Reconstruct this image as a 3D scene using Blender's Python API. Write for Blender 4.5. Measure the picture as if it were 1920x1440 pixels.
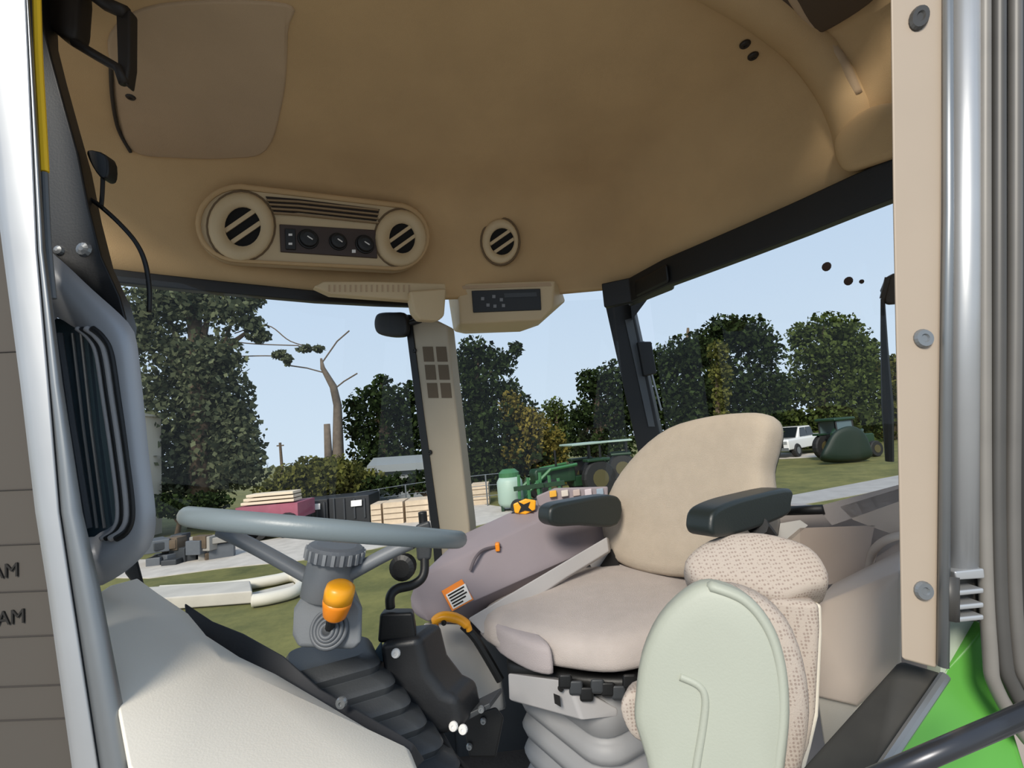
import bpy, bmesh, math, random
import numpy as np
from mathutils import Vector, Matrix
from mathutils.bvhtree import BVHTree
random.seed(7); rng = np.random.default_rng(7)
for o in list(bpy.data.objects): bpy.data.objects.remove(o)
SC = bpy.context.scene; COL = SC.collection
# ---------------------------------------------------------------- camera
F_PX = 900.0; PITCH = math.radians(6.0); ROLL = math.radians(5.0); EYE = Vector((0, 0, 2.6))
_F = Vector((0, math.cos(PITCH), math.sin(PITCH))); _R0 = Vector((1, 0, 0)); _U0 = Vector((0, -math.sin(PITCH), math.cos(PITCH)))
_R = _R0*math.cos(ROLL) - _U0*math.sin(ROLL); _U = _U0*math.cos(ROLL) + _R0*math.sin(ROLL)
cam = bpy.data.cameras.new('camera'); cam.sensor_width = 36; cam.lens = F_PX/1920*36; cam.clip_start = .02; cam.clip_end = 500
co = bpy.data.objects.new('camera', cam); COL.objects.link(co)
m = Matrix((_R, _U, -_F)).transposed().to_4x4(); m.translation = EYE; co.matrix_world = m; SC.camera = co
# ---------------------------------------------------------------- world, sun, exposure
W = bpy.data.worlds.new('sky'); SC.world = W; W.use_nodes = True; nt = W.node_tree; nt.nodes.clear()
wo = nt.nodes.new('ShaderNodeOutputWorld'); bg = nt.nodes.new('ShaderNodeBackground'); tc = nt.nodes.new('ShaderNodeTexCoord')
sx = nt.nodes.new('ShaderNodeSeparateXYZ'); rp = nt.nodes.new('ShaderNodeValToRGB')
nt.links.new(tc.outputs['Generated'], sx.inputs[0]); nt.links.new(sx.outputs['Z'], rp.inputs[0])
rp.color_ramp.elements[0].position = 0.0; rp.color_ramp.elements[0].color = (.62, .74, .86, 1)
rp.color_ramp.elements[1].position = .7; rp.color_ramp.elements[1].color = (.42, .57, .80, 1)
nt.links.new(rp.outputs[0], bg.inputs[0]); bg.inputs[1].default_value = 1.0; nt.links.new(bg.outputs[0], wo.inputs[0])
sl = bpy.data.lights.new('sun', 'SUN'); sl.energy = 3.7; sl.angle = math.radians(18); sl.color = (1, .93, .82)
so = bpy.data.objects.new('sun', sl); COL.objects.link(so)
so.rotation_euler = Vector((.24, .82, -.62)).to_track_quat('-Z', 'Y').to_euler(); so.location = (3, -6, 9)
SC.view_settings.view_transform = 'Standard'; SC.view_settings.look = 'None'; SC.view_settings.gamma = 1
SC.view_settings.exposure = 0.08; SC.view_settings.use_curve_mapping = False

# ---------------------------------------------------------------- photo pixel -> point
def ray(px, py): return _F + _R*((px-960)/F_PX) + _U*((720-py)/F_PX)
def P(px, py, Y): d = ray(px, py); return EYE + d*(Y/d.y)
def PZ(px, py, z): d = ray(px, py); return EYE + d*((z-EYE.z)/d.z)
def PP(px, py, q, n): d = ray(px, py); return EYE + d*((q-EYE).dot(n)/d.dot(n))
# ---------------------------------------------------------------- objects
WL = {}
def _link(o, parent, loc):
    COL.objects.link(o)
    if parent is not None: o.parent = parent; o.location = loc - WL[parent]
    else: o.location = loc
    WL[o] = Vector(loc)
    return o
def tag(o, label, cat=None, group=None):
    o['label'] = label
    if cat: o['category'] = cat
    if group: o['group'] = group
    return o
def thing(name, label, cat, loc, group=None):
    o = bpy.data.objects.new(name, None); o.empty_display_size = .1
    return tag(_link(o, None, Vector(loc)), label, cat, group)
def structure(o, label=None):
    o['kind'] = 'structure'
    if label: o['label'] = label
    return o
def obj(name, V, F, mat, parent=None, smooth=False, bevel=0, sub=0, seg=2):
    V = [Vector(v) for v in V]
    c = sum(V, Vector())/len(V)
    me = bpy.data.meshes.new(name); me.from_pydata([tuple(v-c) for v in V], [], F)
    bm = bmesh.new(); bm.from_mesh(me); bmesh.ops.recalc_face_normals(bm, faces=bm.faces); bm.to_mesh(me); bm.free()
    me.materials.append(mat)
    o = bpy.data.objects.new(name, me); _link(o, parent, c)
    if smooth: me.shade_smooth()
    if bevel:
        b = o.modifiers.new('bevel', 'BEVEL'); b.width = bevel; b.segments = seg; b.limit_method = 'ANGLE'; b.angle_limit = math.radians(35)
        me.shade_smooth(); 
        w = o.modifiers.new('wn', 'WEIGHTED_NORMAL'); w.keep_sharp = True
    if sub:
        s = o.modifiers.new('sub', 'SUBSURF'); s.levels = sub; s.render_levels = sub; me.shade_smooth()
    return o
class MB:
    def __init__(s): s.V = []; s.F = []
    def add(s, V, F):
        n = len(s.V); s.V += [Vector(v) for v in V]; s.F += [[i+n for i in f] for f in F]; return s
    def build(s, name, mat, parent=None, **k): return obj(name, s.V, s.F, mat, parent, **k)
# shapes: each returns (V, F)
def prism(pts, ext):
    n = len(pts); pts = [Vector(p) for p in pts]; ext = Vector(ext)
    V = pts + [p+ext for p in pts]
    return V, [list(range(n)), list(range(2*n-1, n-1, -1))] + [[i, (i+1) % n, (i+1) % n+n, i+n] for i in range(n)]
def hull(pts):
    bm = bmesh.new()
    for p in pts: bm.verts.new(p)
    r = bmesh.ops.convex_hull(bm, input=list(bm.verts))
    bmesh.ops.delete(bm, geom=[g for g in r['geom_interior'] if isinstance(g, bmesh.types.BMVert)], context='VERTS')
    bmesh.ops.dissolve_limit(bm, angle_limit=.01, verts=bm.verts, edges=bm.edges)
    bm.verts.index_update()
    V = [v.co.copy() for v in bm.verts]; F = [[v.index for v in f.verts] for f in bm.faces]; bm.free(); return V, F
def box(c, sx, sy, sz, rz=0, M=None):
    V = []
    for x in (-.5, .5):
        for y in (-.5, .5):
            for z in (-.5, .5):
                v = Vector((x*sx, y*sy, z*sz)); v.rotate(Matrix.Rotation(rz, 3, 'Z'))
                if M: v = M @ v
                V.append(Vector(c)+v)
    return V, [[0,1,3,2],[4,6,7,5],[0,4,5,1],[2,3,7,6],[0,2,6,4],[1,5,7,3]]
def frame_of(d):
    d = d.normalized(); a = Vector((0,0,1)) if abs(d.z) < .9 else Vector((1,0,0))
    u = d.cross(a).normalized(); return u, u.cross(d).normalized()
def tube(pts, r, n=12, flat=None):
    pts = [Vector(p) for p in pts]; R = r if isinstance(r, (list, tuple)) else [r]*len(pts); V = []; F = []
    u, w = frame_of(pts[1]-pts[0])
    for i, p in enumerate(pts):
        d = (pts[min(i+1, len(pts)-1)]-pts[max(i-1, 0)]).normalized()
        u = (u - d*u.dot(d)).normalized(); w = d.cross(u)
        for k in range(n):
            a = 2*math.pi*k/n; V.append(p+u*(R[i]*math.cos(a))+w*(R[i]*math.sin(a)*(flat or 1)))
    for i in range(len(pts)-1):
        for k in range(n): F.append([i*n+k, i*n+(k+1) % n, (i+1)*n+(k+1) % n, (i+1)*n+k])
    F.append(list(range(n-1, -1, -1))); F.append([len(V)-n+k for k in range(n)])
    return V, F
def bar(a, b, w, h, side):
    a, b, side = Vector(a), Vector(b), Vector(side).normalized(); d = (b-a).normalized(); side = (side-d*side.dot(d)).normalized(); up = side.cross(d)
    q = [side*(w/2)+up*(h/2), side*(-w/2)+up*(h/2), side*(-w/2)-up*(h/2), side*(w/2)-up*(h/2)]
    return [a+x for x in q]+[b+x for x in q], [[0,1,2,3],[7,6,5,4]]+[[i,(i+1)%4,(i+1)%4+4,i+4] for i in range(4)]
def lathe(prof, c, ax, n=24):
    c, ax = Vector(c), Vector(ax).normalized(); u, w = frame_of(ax); V = []; F = []
    for r, h in prof:
        for k in range(n):
            a = 2*math.pi*k/n; V.append(c+ax*h+(u*math.cos(a)+w*math.sin(a))*r)
    for i in range(len(prof)-1):
        for k in range(n): F.append([i*n+k, i*n+(k+1)%n, (i+1)*n+(k+1)%n, (i+1)*n+k])
    F.append(list(range(n-1,-1,-1))); F.append([len(V)-n+k for k in range(n)])
    return V, F
def torus(c, nrm, R, r, n=64, k=14):
    nrm = Vector(nrm).normalized(); u, w = frame_of(nrm); V = []; F = []
    for i in range(n):
        a = 2*math.pi*i/n; e = u*math.cos(a)+w*math.sin(a)
        for j in range(k):
            b = 2*math.pi*j/k; V.append(Vector(c)+e*(R+r*math.cos(b))+nrm*(r*math.sin(b)))
    for i in range(n):
        for j in range(k): F.append([i*k+j, ((i+1)%n)*k+j, ((i+1)%n)*k+(j+1)%k, i*k+(j+1)%k])
    return V, F
def spline(p, closed=True, k=6):
    p = [Vector(x) for x in p]; n = len(p); out = []
    for i in range(n if closed else n-1):
        g = (lambda j: p[j % n]) if closed else (lambda j: p[min(max(j, 0), n-1)])
        a, b, c, d = g(i-1), g(i), g(i+1), g(i+2)
        for s in range(k):
            t = s/k; out.append(.5*((2*b)+(c-a)*t+(2*a-5*b+4*c-d)*t*t+(3*b-a-3*c+d)*t*t*t))
    if not closed: out.append(p[-1])
    return out
def pillow(out, nrm, front, back, rnd=.35):
    """cushion: outline in a plane, bulging by `front` along nrm and `back` the other way"""
    nrm = Vector(nrm).normalized(); out = [Vector(p) for p in out]; n = len(out); c = sum(out, Vector())/n
    rings = [(.80, -back), (.93, -back*.97), (.985, -back*.80), (1, -back*.45), (1, 0), (.985, front*.45), (.95, front*.72), (.86, front*.9), (.65, front*.985), (.35, front)]
    V = []; F = []
    for s, h in rings: V += [c+(p-c)*s+nrm*h for p in out]
    for i in range(len(rings)-1):
        for k in range(n): F.append([i*n+k, i*n+(k+1)%n, (i+1)*n+(k+1)%n, (i+1)*n+k])
    V += [c+nrm*front, c-nrm*back]; a = len(V)-2; L = (len(rings)-1)*n
    for k in range(n): F.append([L+k, L+(k+1)%n, a]); F.append([(k+1)%n, k, a+1])
    return V, F
def rrect(hw, hd, r, n=5):
    out = []
    for cx, cy, a0 in ((hw-r, hd-r, 0), (-hw+r, hd-r, 90), (-hw+r, -hd+r, 180), (hw-r, -hd+r, 270)):
        for k in range(n):
            a = math.radians(a0+90*k/(n-1)); out.append((cx+r*math.cos(a), cy+r*math.sin(a)))
    return out
def loft(rings, caps=True):
    n = len(rings[0]); V = [v for r in rings for v in r]; F = []
    for i in range(len(rings)-1):
        for k in range(n): F.append([i*n+k, i*n+(k+1)%n, (i+1)*n+(k+1)%n, (i+1)*n+k])
    if caps: F.append(list(range(n-1,-1,-1))); F.append([len(V)-n+k for k in range(n)])
    return V, F
# ---------------------------------------------------------------- materials
def lin(h):
    h = h.lstrip('#'); c = [int(h[i:i+2], 16)/255 for i in (0, 2, 4)]
    return [x/12.92 if x <= .04045 else ((x+.055)/1.055)**2.4 for x in c]
MC = {}
def mat(name, col, rough=.5, metal=0, var=0, vs=8, bump=0, bs=200, dots=None, coat=0, spec=.5):
    if name in MC: return MC[name]
    m = bpy.data.materials.new(name); m.use_nodes = True; nt = m.node_tree; b = nt.nodes['Principled BSDF']; MC[name] = m
    c = lin(col); b.inputs['Base Color'].default_value = (*c, 1); b.inputs['Roughness'].default_value = rough; b.inputs['Metallic'].default_value = metal
    b.inputs['Coat Weight'].default_value = coat; b.inputs['Specular IOR Level'].default_value = spec
    tcn = nt.nodes.new('ShaderNodeTexCoord'); last = None
    if var:
        nz = nt.nodes.new('ShaderNodeTexNoise'); nz.inputs['Scale'].default_value = vs; nz.inputs['Detail'].default_value = 5
        nt.links.new(tcn.outputs['Object'], nz.inputs['Vector'])
        r = nt.nodes.new('ShaderNodeValToRGB'); r.color_ramp.elements[0].position = .3; r.color_ramp.elements[1].position = .7
        r.color_ramp.elements[0].color = (*[x*(1-var) for x in c], 1); r.color_ramp.elements[1].color = (*[min(1, x*(1+var)) for x in c], 1)
        nt.links.new(nz.outputs['Fac'], r.inputs[0]); last = r.outputs[0]
    if dots:
        vo = nt.nodes.new('ShaderNodeTexVoronoi'); vo.inputs['Scale'].default_value = dots[0]; vo.inputs['Randomness'].default_value = .25
        nt.links.new(tcn.outputs['Object'], vo.inputs['Vector'])
        r2 = nt.nodes.new('ShaderNodeValToRGB'); r2.color_ramp.elements[0].position = .28; r2.color_ramp.elements[1].position = .42
        d = lin(dots[1]); r2.color_ramp.elements[0].color = (*d, 1); r2.color_ramp.elements[1].color = (*c, 1)
        nt.links.new(vo.outputs['Distance'], r2.inputs[0]); last = r2.outputs[0]
    if last is not None: nt.links.new(last, b.inputs['Base Color'])
    if bump:
        n2 = nt.nodes.new('ShaderNodeTexNoise'); n2.inputs['Scale'].default_value = bs; n2.inputs['Detail'].default_value = 3
        nt.links.new(tcn.outputs['Object'], n2.inputs['Vector'])
        bp = nt.nodes.new('ShaderNodeBump'); bp.inputs['Strength'].default_value = bump; bp.inputs['Distance'].default_value = .01
        nt.links.new(n2.outputs['Fac'], bp.inputs['Height']); nt.links.new(bp.outputs[0], b.inputs['Normal'])
    return m
def glass_mat(name, tint, refl=.06, rough=.02):
    m = bpy.data.materials.new(name); m.use_nodes = True; nt = m.node_tree; nt.nodes.clear()
    o = nt.nodes.new('ShaderNodeOutputMaterial'); t = nt.nodes.new('ShaderNodeBsdfTransparent'); g = nt.nodes.new('ShaderNodeBsdfGlossy'); x = nt.nodes.new('ShaderNodeMixShader')
    t.inputs[0].default_value = (*tint, 1); g.inputs['Roughness'].default_value = rough; x.inputs[0].default_value = refl
    nt.links.new(t.outputs[0], x.inputs[1]); nt.links.new(g.outputs[0], x.inputs[2]); nt.links.new(x.outputs[0], o.inputs[0]); return m
def leaf_mat(name, dark, light):
    m = bpy.data.materials.new(name); m.use_nodes = True; nt = m.node_tree; nt.nodes.clear()
    o = nt.nodes.new('ShaderNodeOutputMaterial'); d = nt.nodes.new('ShaderNodeBsdfDiffuse'); t = nt.nodes.new('ShaderNodeBsdfTranslucent'); x = nt.nodes.new('ShaderNodeMixShader')
    g = nt.nodes.new('ShaderNodeNewGeometry'); r = nt.nodes.new('ShaderNodeValToRGB')
    nt.links.new(g.outputs['Random Per Island'], r.inputs[0])
    r.color_ramp.elements[0].color = (*lin(dark), 1); r.color_ramp.elements[1].color = (*lin(light), 1)
    nt.links.new(r.outputs[0], d.inputs[0]); nt.links.new(r.outputs[0], t.inputs[0]); x.inputs[0].default_value = .3
    nt.links.new(d.outputs[0], x.inputs[1]); nt.links.new(t.outputs[0], x.inputs[2]); nt.links.new(x.outputs[0], o.inputs[0]); return m
LINER = mat('headliner_tan', '#bd9e73', .9, var=.06, vs=6, bump=.12, bs=500)
LINER2 = mat('headliner_greyer_tan', '#b1987a', .9, var=.05, vs=6, bump=.12, bs=500)
TANPL = mat('tan_plastic', '#c3ad88', .55, var=.03, bump=.05, bs=600)
BEIGE = mat('beige_plastic', '#cdbfb2', .6, var=.03, vs=5, bump=.04, bs=500)
POSTM = mat('warm_grey_post', '#a59a86', .6, var=.03, bump=.05, bs=500)
CREAM = mat('cream_panel', '#ded8cb', .6, var=.03, vs=3, bump=.05, bs=400)
BLACK = mat('black_plastic', '#0e0f10', .5, var=.1, bump=.04, bs=300)
RUBBER = mat('black_rubber', '#1c1c1c', .7)
BROWNBLK = mat('brown_black_plastic', '#241d17', .6)
HOLE = mat('vent_black', '#0c0a09', .9)
SILVER = mat('silver_frame', '#b4b5b6', .42, .6, var=.05, vs=10)
STEEL = mat('dull_steel', '#8d9092', .4, .7, var=.06, vs=10)
SEAL = mat('dark_seal', '#3b3936', .45, var=.1, vs=20)
GREY = mat('grey_plastic', '#6c7074', .5, var=.04, bump=.05, bs=400)
MIDGREY = mat('mid_grey_plastic', '#565a5f', .5, var=.05, bump=.05, bs=400)
DKGREY = mat('dark_grey_plastic', '#34373a', .5, var=.06, bump=.05, bs=400)
PURPGREY = mat('violet_grey_console', '#8d8489', .6, var=.04, vs=6, bump=.06, bs=500)
LTGREY = mat('light_grey_plastic', '#aaa8a8', .55, var=.03, bump=.04, bs=400)
BELLOW = mat('bellows_grey', '#8e8e8f', .55, var=.03)
FABRIC = mat('seat_fabric', '#b6a998', .95, var=.04, vs=30, bump=.35, bs=700)
FABRIC2 = mat('cushion_fabric', '#b3aaa5', .95, var=.04, vs=30, bump=.35, bs=700)
DOTF = mat('dotted_fabric', '#b5aaa0', .95, dots=(190, '#988a81'), bump=.2, bs=600)
MINT = mat('pale_mint_shell', '#a5a99c', .55, var=.03, vs=4, bump=.05, bs=300)
ORANGE = mat('amber_knob', '#f2a41c', .35)
ORANGE2 = mat('deep_amber', '#e2830f', .35)
YELLOW = mat('glare_strip', '#ffce2a', .4)
WHITE = mat('white_paint', '#e8e6e2', .5)
GREEN = mat('bright_green_paint', '#4f9436', .4, coat=.1, var=.04, vs=4)
GLASS = glass_mat('window_glass', (.97, .98, .98), .02)
DKGLASS = mat('dark_tinted_glass', '#43565f', .2, spec=.8)
PAGE = mat('dim_grey_page', '#4d4842', .9)
INK = mat('dark_ink', '#16130f', .8)
LINEK = mat('faint_rule', '#3c3733', .9)

# ---------------------------------------------------------------- ground
ZF = 1.58   # cab floor
def grass_mat():
    m = bpy.data.materials.new('grass_and_gravel'); m.use_nodes = True; nt = m.node_tree; b = nt.nodes['Principled BSDF']; b.inputs['Roughness'].default_value = 1
    t = nt.nodes.new('ShaderNodeTexCoord'); n = nt.nodes.new('ShaderNodeTexNoise'); n.inputs['Scale'].default_value = .7; n.inputs['Detail'].default_value = 9; n.inputs['Roughness'].default_value = .75
    r = nt.nodes.new('ShaderNodeValToRGB'); nt.links.new(t.outputs['Object'], n.inputs[0]); nt.links.new(n.outputs['Fac'], r.inputs[0]); nt.links.new(r.outputs[0], b.inputs[0])
    e = r.color_ramp.elements; e[0].position = .32; e[0].color = (*lin('#454a20'), 1); e[1].position = .68; e[1].color = (*lin('#79753e'), 1); return m
GRASS = grass_mat(); GRAVEL = mat('pale_gravel', '#b9b2a8', .95, var=.12, vs=3, bump=.3, bs=30); ASPH = mat('grey_drive', '#9b9894', .95, var=.1, vs=2)
o = obj('ground', [(-70,-12,0),(90,-12,0),(90,110,0),(-70,110,0)], [[0,1,2,3]], GRASS); structure(o, 'grassy yard around the tractor')
def patch(pix, z, mt, name):
    V, F = prism([PZ(x, y, 0) for x, y in pix], (0, 0, z)); o = obj(name, V, F, mt, None); structure(o); return o
gr = patch([(-500,1075),(280,1085),(420,1066),(560,1052),(700,1030),(900,985),(1000,960),(900,945),(640,990),(280,1050),(-500,1060)], .02, GRAVEL, 'gravel_road'); gr['label'] = 'pale gravel road crossing the yard'
dr = patch([(1200,990),(1440,958),(1600,930),(1900,870),(2600,745),(2600,725),(1900,850),(1680,893),(1440,938),(1200,960)], .02, ASPH, 'driveway'); dr['label'] = 'grey driveway beside the grass on the right'
g2 = patch([(1200,868),(1445,849),(1560,851),(1560,856),(1440,862),(1200,885)], .02, GRAVEL, 'gravel_patch')
V, F = prism([(-14,-12,0),(14,-12,0),(14,3.6,0),(-14,3.6,0)], (0,0,.015)); o = obj('bounce_lot', V, F, mat('grey_gravel', '#97928a', .95, var=.12, vs=3, bump=.3, bs=30)); structure(o, 'unseen gravel lot added under the tractor to bounce light into the cab')  # out-of-view lot added to bounce sunlight up onto the headliner
# ---------------------------------------------------------------- cab shell
UF = Vector((-.85, -.53, 0)).normalized(); VL = Vector((.53, -.85, 0)).normalized()   # cab forward, cab left
ZH = 3.1
edge_px = [(-150,470),(60,490),(190,503),(300,516),(420,529),(590,546),(700,553),(770,556),(880,552),(1040,545),(1130,537),(1185,525),(1250,490),(1330,456),(1400,426),(1500,382),(1600,336),(1700,292),(1800,248)]
E = [PZ(x, y, ZH) for x, y in edge_px]
CIN = Vector((-.02, .62, 0))
def ring(off, z):
    out = []
    for i, p in enumerate(E):
        d = E[min(i+1, len(E)-1)] - E[max(i-1, 0)]; n = Vector((d.y, -d.x, 0)).normalized()
        c = CIN - Vector((p.x, p.y, 0)); n = (n*.6 + c.normalized()*.4).normalized()
        out.append(Vector((p.x, p.y, 0)) + n*off + Vector((0, 0, z)))
    return out
prof = [(-.02, 3.09), (0, 3.10), (.004, 3.16), (.012, 3.25), (.03, 3.325), (.07, 3.385), (.13, 3.42), (.22, 3.435)]
rows = [ring(a, b) for a, b in prof]
last = rows[-1]
for t in (.25, .5, .75, 1): rows.append([Vector((p.x*(1-.15*t), p.y*(1-t)+.46*t, 3.435+.02*math.sin(math.pi*t))) for p in last])
n = len(E); V = [v for r in rows for v in r]; F = [[i*n+k, i*n+k+1, (i+1)*n+k+1, (i+1)*n+k] for i in range(len(rows)-1) for k in range(n-1)]
ceil = obj('ceiling', V, F, LINER, smooth=True); structure(ceil, 'tan headliner of the tractor cab')
s = ceil.modifiers.new('thick', 'SOLIDIFY'); s.thickness = .04; s.offset = 1
# make sure it grows outwards
if ceil.data.polygons[len(ceil.data.polygons)-5].normal.z < 0: s.offset = -1
CBV = BVHTree.FromPolygons([tuple(v) for v in V], F)
def oc(px, py, off=.003):
    h = CBV.ray_cast(EYE, ray(px, py).normalized()); q, nn = (h[0], h[1]) if h[0] is not None else (PZ(px, py, 3.44), Vector((0,0,-1)))
    if nn.dot(EYE-q) < 0: nn = -nn
    return q+nn*off
# recessed panel, seam, screws
c = spline([oc(x, y, .005) for x, y in [(205,60),(212,150),(222,230),(250,285),(330,296),(430,297),(500,280),(532,180),(540,60),(535,5),(300,5)]], k=5)
V, F = prism(c, (0, .004, .02)); obj('liner_panel', V, F, LINER2, ceil, bevel=.006)
V, F = tube(spline([oc(x, y, .006) for x, y in [(208,120),(211,180),(222,240),(245,283)]], False), .004); obj('seam', V, F, BROWNBLK, ceil)
def screw(q, nrm, r, mt, parent, name='screw'):
    V, F = lathe([(r, -.002), (r, .001), (r*.8, .004), (r*.35, .004), (r*.3, .002)], q, nrm, 14); return obj(name, V, F, mt, parent, smooth=False)
DN = Vector((0, 0, -1))
screw(oc(245,177,.006), DN, .010, BROWNBLK, ceil)
for x, y in ((1397,82),(1412,104)): screw(oc(x, y, .002), DN, .012, BROWNBLK, ceil)
# rounded roof duct and hatch, upper right
V, F = tube(spline([oc(x, y, o_) for x, y, o_ in [(1300,-60,-.01),(1370,-20,-.01),(1440,25,-.01),(1510,85,-.012),(1560,150,-.015),(1590,215,-.02),(1600,280,-.03)]], False, 6), [.046]*37, 16); obj('duct', V, F, LINER, ceil, smooth=True)
V, F = tube(spline([oc(x, y, .004) for x, y in [(1480,-20),(1530,60),(1575,110),(1608,180)]], False, 6), .012, 10); obj('duct_lip', V, F, LINER2, ceil, smooth=True)
V, F = pillow(spline([oc(x, y, .0) for x, y in [(1575,260),(1590,318),(1640,312),(1720,275),(1720,200),(1640,200)]], k=4), (-.8,-.5,-.3), .05, .03); obj('corner_pad', V, F, LINER, ceil, smooth=True)
V, F = prism(spline([oc(x, y, .012) for x, y in [(1452,5),(1470,35),(1520,62),(1575,40),(1645,-10),(1640,-40),(1450,-30)]], k=4), (0,0,.03)); obj('roof_hatch', V, F, mat('hatch_brown','#4a3a29',.6), ceil, bevel=.005)
# floor and walls of the cab
fl = [PZ(x, y, ZH) for x, y in [(-150,470),(240,512),(770,572),(1185,540),(1700,320)]]
fl = [Vector((p.x, p.y, ZF-.04)) for p in fl] + [Vector((.75,.5,ZF-.04)), Vector((-.75,.5,ZF-.04))]
V, F = prism(fl, (0, 0, .04)); o = obj('floor', V, F, mat('cab_mat','#4b4744',.8,var=.1,vs=12,bump=.2,bs=80)); structure(o, 'dark rubber mat on the cab floor')
# window headers
def sweep(pts, wv, h, mt, name, parent=None, bevel=.004):
    rs = []
    for i, p in enumerate(pts):
        d = pts[min(i+1, len(pts)-1)]-pts[max(i-1, 0)]; nn = Vector((d.y, -d.x, 0)).normalized()
        rs.append([p+nn*wv/2, p-nn*wv/2, p-nn*wv/2+Vector((0,0,-h)), p+nn*wv/2+Vector((0,0,-h))])
    V, F = loft(rs); return obj(name, V, F, mt, parent, bevel=bevel)
hd = [PZ(x, y+1, ZH) for x, y in edge_px[:8]]
o = sweep(hd, .03, .035, BLACK, 'trim_1'); structure(o, 'black header strip over the windshield')
hd = [PZ(x, y-3, ZH) for x, y in edge_px[10:]]
o = sweep(hd, .035, .085, BLACK, 'trim_2'); structure(o, 'black rail over the rear window')
V, F = hull([PZ(x, y, ZH-.02)+Vector((0,0,dz)) for x, y in ((1175,548),(1190,525),(1250,492),(1262,510)) for dz in (0, -.06)]); o = obj('rail_corner', V, F, BLACK, o, bevel=.01)
# glass panes
def pane(px_pts, name, label, zb=1.7):
    top = [PZ(x, y, ZH-.02) for x, y in px_pts]; V = []; 
    V = top+[Vector((p.x, p.y, zb)) for p in top]; n = len(top)
    F = [[i, i+1, n+i+1, n+i] for i in range(n-1)]
    o = obj(name, V, F, GLASS); structure(o, label); return o
pane([(-150,478),(60,498),(240,520),(420,540),(600,557),(768,572)], 'window_1', 'windshield in front of the steering wheel')
pane([(845,575),(1150,560)], 'window_2', 'right side window between vented post and black pillar')
rw = pane([(1215,532),(1400,448),(1600,358),(1720,302)], 'window_3', 'rear window with mud spots and wiper')
MUD = mat('mud_spot', '#3a2a22', .9)
def rear_wall(px, py, off=0):
    a = PZ(1215,532,ZH-.02); b = PZ(1720,302,ZH-.02); d = (b-a); d.z = 0; nn = Vector((d.y, -d.x, 0)).normalized()
    if nn.dot(Vector((0,0,0))-a) < 0: nn = -nn
    return PP(px, py, a+nn*off, nn), nn
for x, y, r in ((1550,500,.011),(1591,527,.010),(1616,528,.005)):
    q, nn = rear_wall(x, y, .002); V, F = lathe([(r,0),(r*.9,.003),(r*.4,.005)], q, nn, 12); obj('mud_spot', V, F, MUD, rw)
# wiper on the rear window
wq = [rear_wall(x, y, -.02)[0] for x, y in ((1665,520),(1655,560),(1658,650),(1664,760),(1668,865))]
t = thing('rear_wiper', 'black wiper hanging on the outside of the rear window', 'wiper', wq[0])
V, F = tube([wq[1], wq[2], wq[3], wq[4]], [.004,.007,.011,.008], 8); obj('blade', V, F, BLACK, t)
V, F = tube([wq[0], wq[1]], .006, 8); obj('arm', V, F, BLACK, t)
q, nn = rear_wall(1668,545,-.02); V, F = hull([rear_wall(x, y, d)[0] for x, y in ((1650,545),(1660,520),(1680,510),(1690,570),(1660,572)) for d in (-.02,-.05)]); obj('motor_cover', V, F, BLACK, t, bevel=.006)
# vented post
YP = 1.60
nP = Vector((-.25,-.97,0)).normalized(); qP = P(820, 800, YP)
def pp(x, y, off=0): return PP(x, y, qP+nP*off, nP)
V, F = prism([pp(768,575), pp(838,610), pp(880,985), pp(890,1150), pp(838,1150), pp(815,985)], -nP*.07); post = obj('trim_3', V, F, POSTM, bevel=.008); structure(post, 'warm grey post with six vent slots between windshield and side window')
V, F = prism([pp(758,590,.004), pp(769,590,.004), pp(825,1000,.004), pp(836,1150,.004), pp(822,1150,.004), pp(810,1000,.004)], -nP*.06); obj('seal', V, F, BLACK, post)
for r_ in range(3):
    for c_ in range(2):
        x0 = 792+c_*25+r_*4; y0 = 650+r_*34
        V, F = prism([pp(x0,y0,.002), pp(x0+19,y0,.002), pp(x0+22,y0+28,.002), pp(x0+3,y0+28,.002)], -nP*.01); obj('vent_slot', V, F, mat('slot_brown','#5e5140',.8), post)
for x, y in ((771,657),(800,848)): screw(pp(x+6,y,.004), nP, .008, BLACK, post)
# rear right pillar
YQ = PZ(1165,560,ZH).y
V, F = prism([P(1132,562,YQ), P(1180,545,YQ), P(1248,860,YQ), P(1262,1000,YQ), P(1225,1000,YQ), P(1196,850,YQ)], (.03,.06,0)); pil = obj('trim_4', V, F, BLACK, bevel=.006); structure(pil, 'black rear corner pillar behind the seat')
V, F = prism([P(1172,600,YQ-.004), P(1186,596,YQ-.004), P(1228,800,YQ-.004), P(1216,800,YQ-.004)], (0,.01,0)); obj('grey_strip', V, F, mat('pillar_grey','#4b4f52',.5), pil)
V, F = prism([P(1196,640,YQ-.03), P(1222,640,YQ-.03), P(1232,700,YQ-.03), P(1208,705,YQ-.03)], (0,.04,0)); obj('latch', V, F, BLACK, pil, bevel=.005)
V, F = tube([P(1206,640,YQ-.02), P(1240,770,YQ-.02)], .004, 8); obj('rod', V, F, STEEL, pil)
V, F = hull([P(x, y, YQ-d) for x, y in ((1180,545),(1215,560),(1200,580),(1185,600)) for d in (0,.04)]); obj('gusset', V, F, BLACK, pil)
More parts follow.
